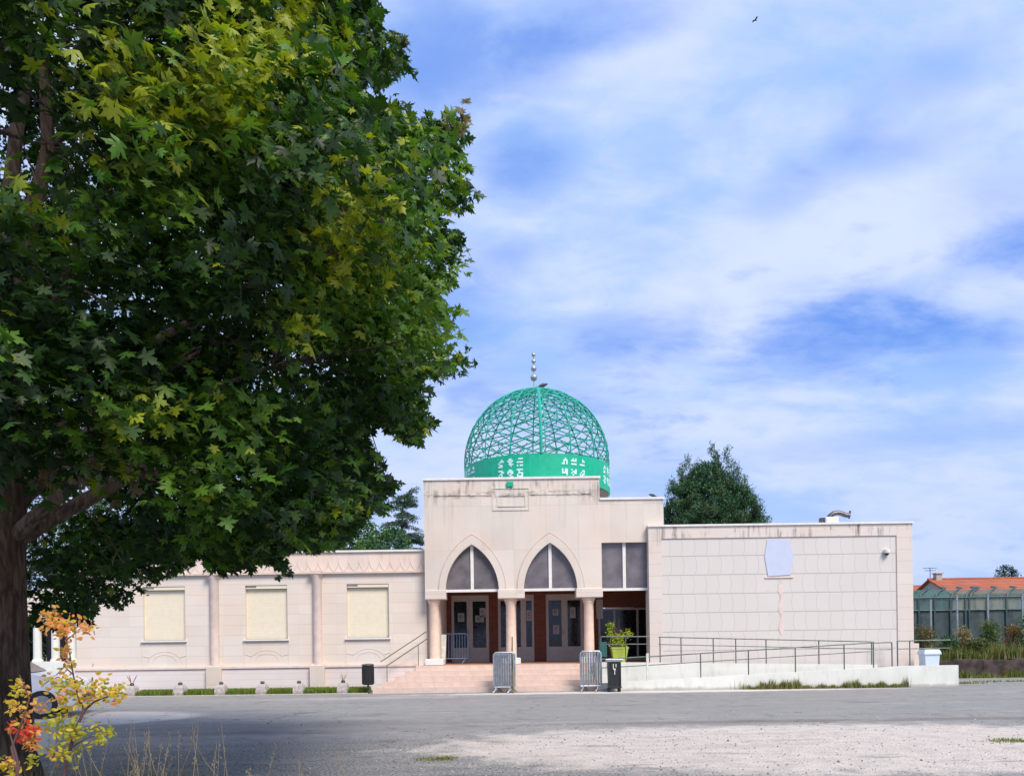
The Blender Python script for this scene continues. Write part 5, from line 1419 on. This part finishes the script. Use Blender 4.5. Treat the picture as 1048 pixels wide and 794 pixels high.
# a few airy holes
holes = [(45, 15, 16), (62, 45, 12), (285, 292, 7), (300, 287, 5), (130, 20, 8), (260, 385, 6), (350, 150, 8), (160, 40, 8), (185, 60, 6), (430, 165, 5)]
for (hx, hy, hr) in holes:
    k_ = ((px - hx) ** 2 + (py - hy) ** 2) > (hr * 1.9) ** 2; C = C[k_]; px, py = px[k_], py[k_]
print("maple clumps", len(C))
per = 28; n = len(C) * per
out = C - np.array([TX, TY, 0]); out[:, 2] = 0; out /= (np.linalg.norm(out, axis=1)[:, None] + 1e-6)
Cr = np.repeat(C, per, 0); Or = np.repeat(out, per, 0)
cr = np.repeat(r_.uniform(.24, .42, len(C)), per)
off = r_.normal(0, 1, (n, 3)); off /= np.linalg.norm(off, axis=1)[:, None]; off *= (r_.random(n) ** .45)[:, None] * cr[:, None]
off[:, 2] *= .62; off[:, 2] -= .25 * (off[:, 0] ** 2 + off[:, 1] ** 2) / .3
LP = Cr + off * 1.08
lpx, lpy = project(LP)
ok = inside(lpx, lpy)
dn = np.array([np.partition(((C - c) ** 2).sum(1), 4)[4] for c in C]); ok &= np.repeat(dn < .45 ** 2, per) 
# leaf blade frames
nrm = Or * .35 + np.array([0, -.12, .75]) + r_.normal(0, .55, (n, 3)); nrm /= np.linalg.norm(nrm, axis=1)[:, None]
mid_ = Or * .7 + off * 1.5 + r_.normal(0, .45, (n, 3)) + np.array([0, 0, -.45]); mid_ -= nrm * (mid_ * nrm).sum(1)[:, None]; mid_ /= np.linalg.norm(mid_, axis=1)[:, None]
side = np.cross(mid_, nrm)
size = .05 + .075 * r_.random(n) ** 1.5
# colour family per clump; brighter greens on outer clumps stand in for sunlight
fam = np.zeros(len(C), int); u_ = r_.random(len(C))
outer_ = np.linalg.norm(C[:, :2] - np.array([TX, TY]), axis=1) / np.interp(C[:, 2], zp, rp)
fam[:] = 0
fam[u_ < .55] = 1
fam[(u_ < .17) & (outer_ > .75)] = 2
near = C[:, 1] < TY - .2
spots_y = [(250, 60, 62), (280, 20, 50), (150, 85, 55), (215, 110, 45), (15, 140, 32), (20, 190, 30), (345, 205, 42), (355, 245, 38), (230, 30, 45), (300, 345, 34), (325, 360, 28), (130, 430, 30), (335, 180, 25)]  # turning leaves, kept to near outer clumps to read as sunlit too
spots_g = [(120, 225, 45), (170, 200, 50), (230, 150, 60), (330, 270, 55), (370, 300, 40), (150, 440, 60), (240, 410, 55), (200, 400, 45), (330, 340, 45), (230, 470, 45), (60, 520, 40), (380, 250, 50), (440, 150, 45), (460, 300, 40), (170, 120, 60), (40, 240, 45), (420, 330, 50)]
jit = r_.normal(0, .12, len(C)) + 1
for (hx, hy, hr) in spots_g:
    k_ = (np.hypot(px - hx, py - hy) < hr * jit) & (outer_ > .72) & (r_.random(len(C)) < .75); fam[k_] = 2
for (hx, hy, hr) in spots_y:
    k_ = near & (np.hypot(px - hx, py - hy) < hr * jit) & (outer_ > .72) & (r_.random(len(C)) < .8); fam[k_] = 3
for (hx, hy, hr) in [(415, 50, 14), (345, 215, 12), (475, 112, 12), (100, 480, 12)]:
    k_ = np.hypot(px - hx, py - hy) < hr; fam[k_] = 4
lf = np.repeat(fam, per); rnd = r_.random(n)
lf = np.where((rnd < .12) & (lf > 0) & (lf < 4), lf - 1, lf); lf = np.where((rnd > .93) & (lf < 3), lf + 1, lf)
half = [(0, 0), (.12, -.08), (.26, -.10), (.47, -.14), (.36, .02), (.20, .12), (.40, .17), (.50, .26), (.74, .36), (.52, .42), (.46, .50), (.19, .40), (.25, .62), (.30, .74), (.13, .76), (0, 1.08)]
rim = [(x, y) for x, y in half] + [(-x, y) for x, y in reversed(half[1:-1])]
tmpl = np.array([(0, .32)] + rim); nv = len(tmpl)
bend = -.30 * np.abs(tmpl[:, 0]) - .22 * np.maximum(0, tmpl[:, 1] - .3) ** 1.5
sel = np.where(ok)[0]; n2 = len(sel)
print("maple leaves", n2)
sz = size[sel][:, None, None]
curl = r_.uniform(-.6, 2.2, n2)[:, None, None]
V = LP[sel][:, None, :] + sz * (tmpl[None, :, 0, None] * side[sel][:, None, :] + (tmpl[None, :, 1, None]) * mid_[sel][:, None, :] + bend[None, :, None] * curl * nrm[sel][:, None, :])
V = V.reshape(-1, 3)
nr = nv - 1
tri = np.array([(0, 1 + k, 1 + (k + 1) % nr) for k in range(nr)])
T = (tri[None] + (np.arange(n2) * nv)[:, None, None]).reshape(-1, 3)
mi = np.repeat(lf[sel], nr)
np_mesh("crown", V, T, [L_dark, L_mid, L_lit, L_yel, L_brn], mi, mp, (TX, TY, 6.0))
# twigs that carry the outermost clumps
b = MB(); idx = r_.permutation(len(C))[:900]
allp = [p for pth in limbs for p in pth[2:]]
AP = np.array([tuple(p) for p in allp])
for i in idx:
    c = C[i]; dist = np.linalg.norm(AP - c, axis=1); j = int(dist.argmin())
    if dist[j] > 1.5: continue
    A = Vector(AP[j]); E = Vector(c); b.tube([A, A.lerp(E, .5) + Vector((0, 0, .12)), E], [.011, .008, .003], 4, cap=False)
b.build("twigs", M_bark2, mp)

# ------------------------------------------------------------------ autumn shrub and dry stalks in front
YS = 5.0
sx_ = U(60, 794, YS)[0]
sh = thing("autumn_shrub", "small shrub with yellow, orange and red autumn leaves by the maple trunk", "shrub", (sx_, YS, 0))
b = MB(); pr = random.Random(21)
def pth(lst, Y0, Y1): return [(U(px, py, Y0 + (Y1 - Y0) * i / (len(lst) - 1))[0], Y0 + (Y1 - Y0) * i / (len(lst) - 1), U(px, py, Y0 + (Y1 - Y0) * i / (len(lst) - 1))[1]) for i, (px, py) in enumerate(lst)]
branches = [
    ([(58, 900), (66, 790), (72, 765), (80, 740), (86, 727), (80, 712), (75, 690), (72, 672), (68, 655), (62, 640)], 5.0, 5.1, [.02, .012, .011, .010, .009, .006, .005, .004, .003, .002]),
    ([(86, 727), (96, 718), (108, 713), (122, 709)], 5.05, 5.0, [.008, .006, .005, .003]),
    ([(10, 900), (18, 790), (12, 765), (22, 740), (30, 715), (20, 690)], 4.9, 5.0, [.015, .010, .008, .007, .005, .003]),
    ([(30, 900), (22, 800), (16, 770), (10, 750)], 4.7, 4.7, [.012, .009, .007, .004]),
    ([(72, 765), (88, 755), (100, 752), (112, 748)], 5.0, 4.9, [.006, .004, .003, .002]),
    ([(75, 690), (66, 682), (58, 690), (45, 700)], 5.1, 5.1, [.005, .004, .003, .002]),
    ([(68, 655), (80, 645), (86, 640)], 5.1, 5.1, [.004, .003, .002])]
for (lst, y0_, y1_, rs) in branches: b.tube(pth(lst, y0_, y1_), [max(.0025, q_) for q_ in rs], 6)
b.build("branches", M_twig, sh, smooth=True)
clusters = [(55, 636, 11, 40, 'o'), (50, 628, 7, 18, 'o'), (68, 642, 12, 36, 'o'), (86, 642, 10, 22, 'o'), (66, 665, 7, 18, 'o'), (70, 680, 6, 12, 'o'), (72, 700, 12, 34, 'y'), (55, 694, 12, 24, 'y'), (95, 705, 14, 46, 'y'),
            (112, 710, 12, 40, 'y'), (122, 706, 8, 22, 'y'), (65, 715, 13, 40, 'y'), (85, 712, 12, 36, 'y'), (62, 740, 14, 56, 'g'), (75, 748, 12, 40, 'g'), (70, 768, 12, 40, 'g'), (58, 772, 8, 22, 'y'), (100, 752, 10, 26, 'g'), (110, 750, 6, 14, 'g'),
            (20, 705, 9, 26, 'y'), (14, 722, 9, 22, 'y'), (25, 732, 9, 18, 'o'), (26, 752, 8, 46, 'r'), (32, 748, 6, 26, 'r'), (30, 762, 7, 20, 'o'), (12, 745, 8, 14, 'r'), (6, 782, 8, 26, 'y'), (14, 790, 7, 20, 'y'), (34, 778, 6, 14, 'g'), (38, 722, 7, 12, 'o')]
b = MB(); cm = {'y': (0, 0, 0, 1, 3), 'o': (1, 1, 0, 1), 'r': (2, 2, 2, 1), 'g': (3, 3, 0, 3)}
for (cxp, cyp, rp_, cnt, kd) in clusters:
    for k in range(int(cnt * 1.7)):
        pxx, pyy = cxp + pr.gauss(0, rp_ * .55), cyp + pr.gauss(0, rp_ * .5); Yk = 5.05 + pr.gauss(0, .14)
        x_, z_ = U(pxx, pyy, Yk); c = Vector((x_, Yk, z_))
        u_ = Vector((pr.gauss(0, 1), pr.gauss(0, .7), pr.gauss(-.1, .7))).normalized(); v_ = u_.cross(Vector((pr.gauss(0, .6), pr.gauss(-1, .5), pr.gauss(.5, .5)))).normalized()
        nn = u_.cross(v_); L_ = pr.uniform(.024, .05)
        m1, m2 = c + u_ * L_ * .35, c + u_ * L_ * .7
        b.add([c, m1 + v_ * L_ * .26 + nn * L_ * .08, m2 + v_ * L_ * .20 + nn * L_ * .06, c + u_ * L_, m2 - v_ * L_ * .20 + nn * L_ * .06, m1 - v_ * L_ * .26 + nn * L_ * .08, c + u_ * L_ * .5],
              [(0, 1, 6), (1, 2, 6), (2, 3, 6), (3, 4, 6), (4, 5, 6), (5, 0, 6)], pr.choice(cm[kd]))
b.build("leaves", [L_sy, L_so, L_sr, L_sg], sh)

b = MB(); pr = random.Random(31)
for k in range(48):
    Y0 = pr.uniform(5.2, 7.2); pxb = pr.gauss(150, 70) if k < 40 else pr.uniform(60, 330)
    if pxb < 30: pxb = pr.uniform(60, 200)
    topy = pr.uniform(742, 792) if k % 4 else pr.uniform(725, 750)
    if pxb > 240: topy = pr.uniform(760, 795)
    x_, z_ = U(pxb, topy, Y0); ln_ = pr.gauss(0, .26)
    pts_ = [Vector((x_ - ln_ * (1 - t_) ** 1.3, Y0, z_ * t_)) for t_ in (0, .35, .7, 1)]
    b.tube(pts_, [.0032, .0026, .002, .0012], 4)
    for j in range(pr.randrange(5, 13)):
        t_ = pr.uniform(.72, 1.0); c = pts_[2].lerp(pts_[3], (t_ - .7) / .3) + Vector((pr.gauss(0, .010), pr.gauss(0, .010), 0)); L_ = pr.uniform(.012, .026)
        b.add([c, c + Vector((.004, 0, L_ * .5)), c + Vector((pr.gauss(0, .006), 0, L_)), c + Vector((-.004, .003, L_ * .5))], [(0, 1, 2, 3)])
tag(b.build("dry_stalks", L_dry), "thin straw stalks with pale seed heads in the left foreground", "dry grass", kind="stuff")
def fg_fn(r_, n):
    Y_ = r_.uniform(5.6, 8.2, n); return np.stack([((r_.random(n) ** 1.6 * 230 - 20) - CX) / F * Y_, Y_, np.zeros(n)], 1)
grass("foreground_grass", "rough green and straw grass round the maple foot", "grass", fg_fn, 3400, .08, .40, [L_weed, L_grass, L_dry], [.4, .35, .25], 88, .006, lean=.5)
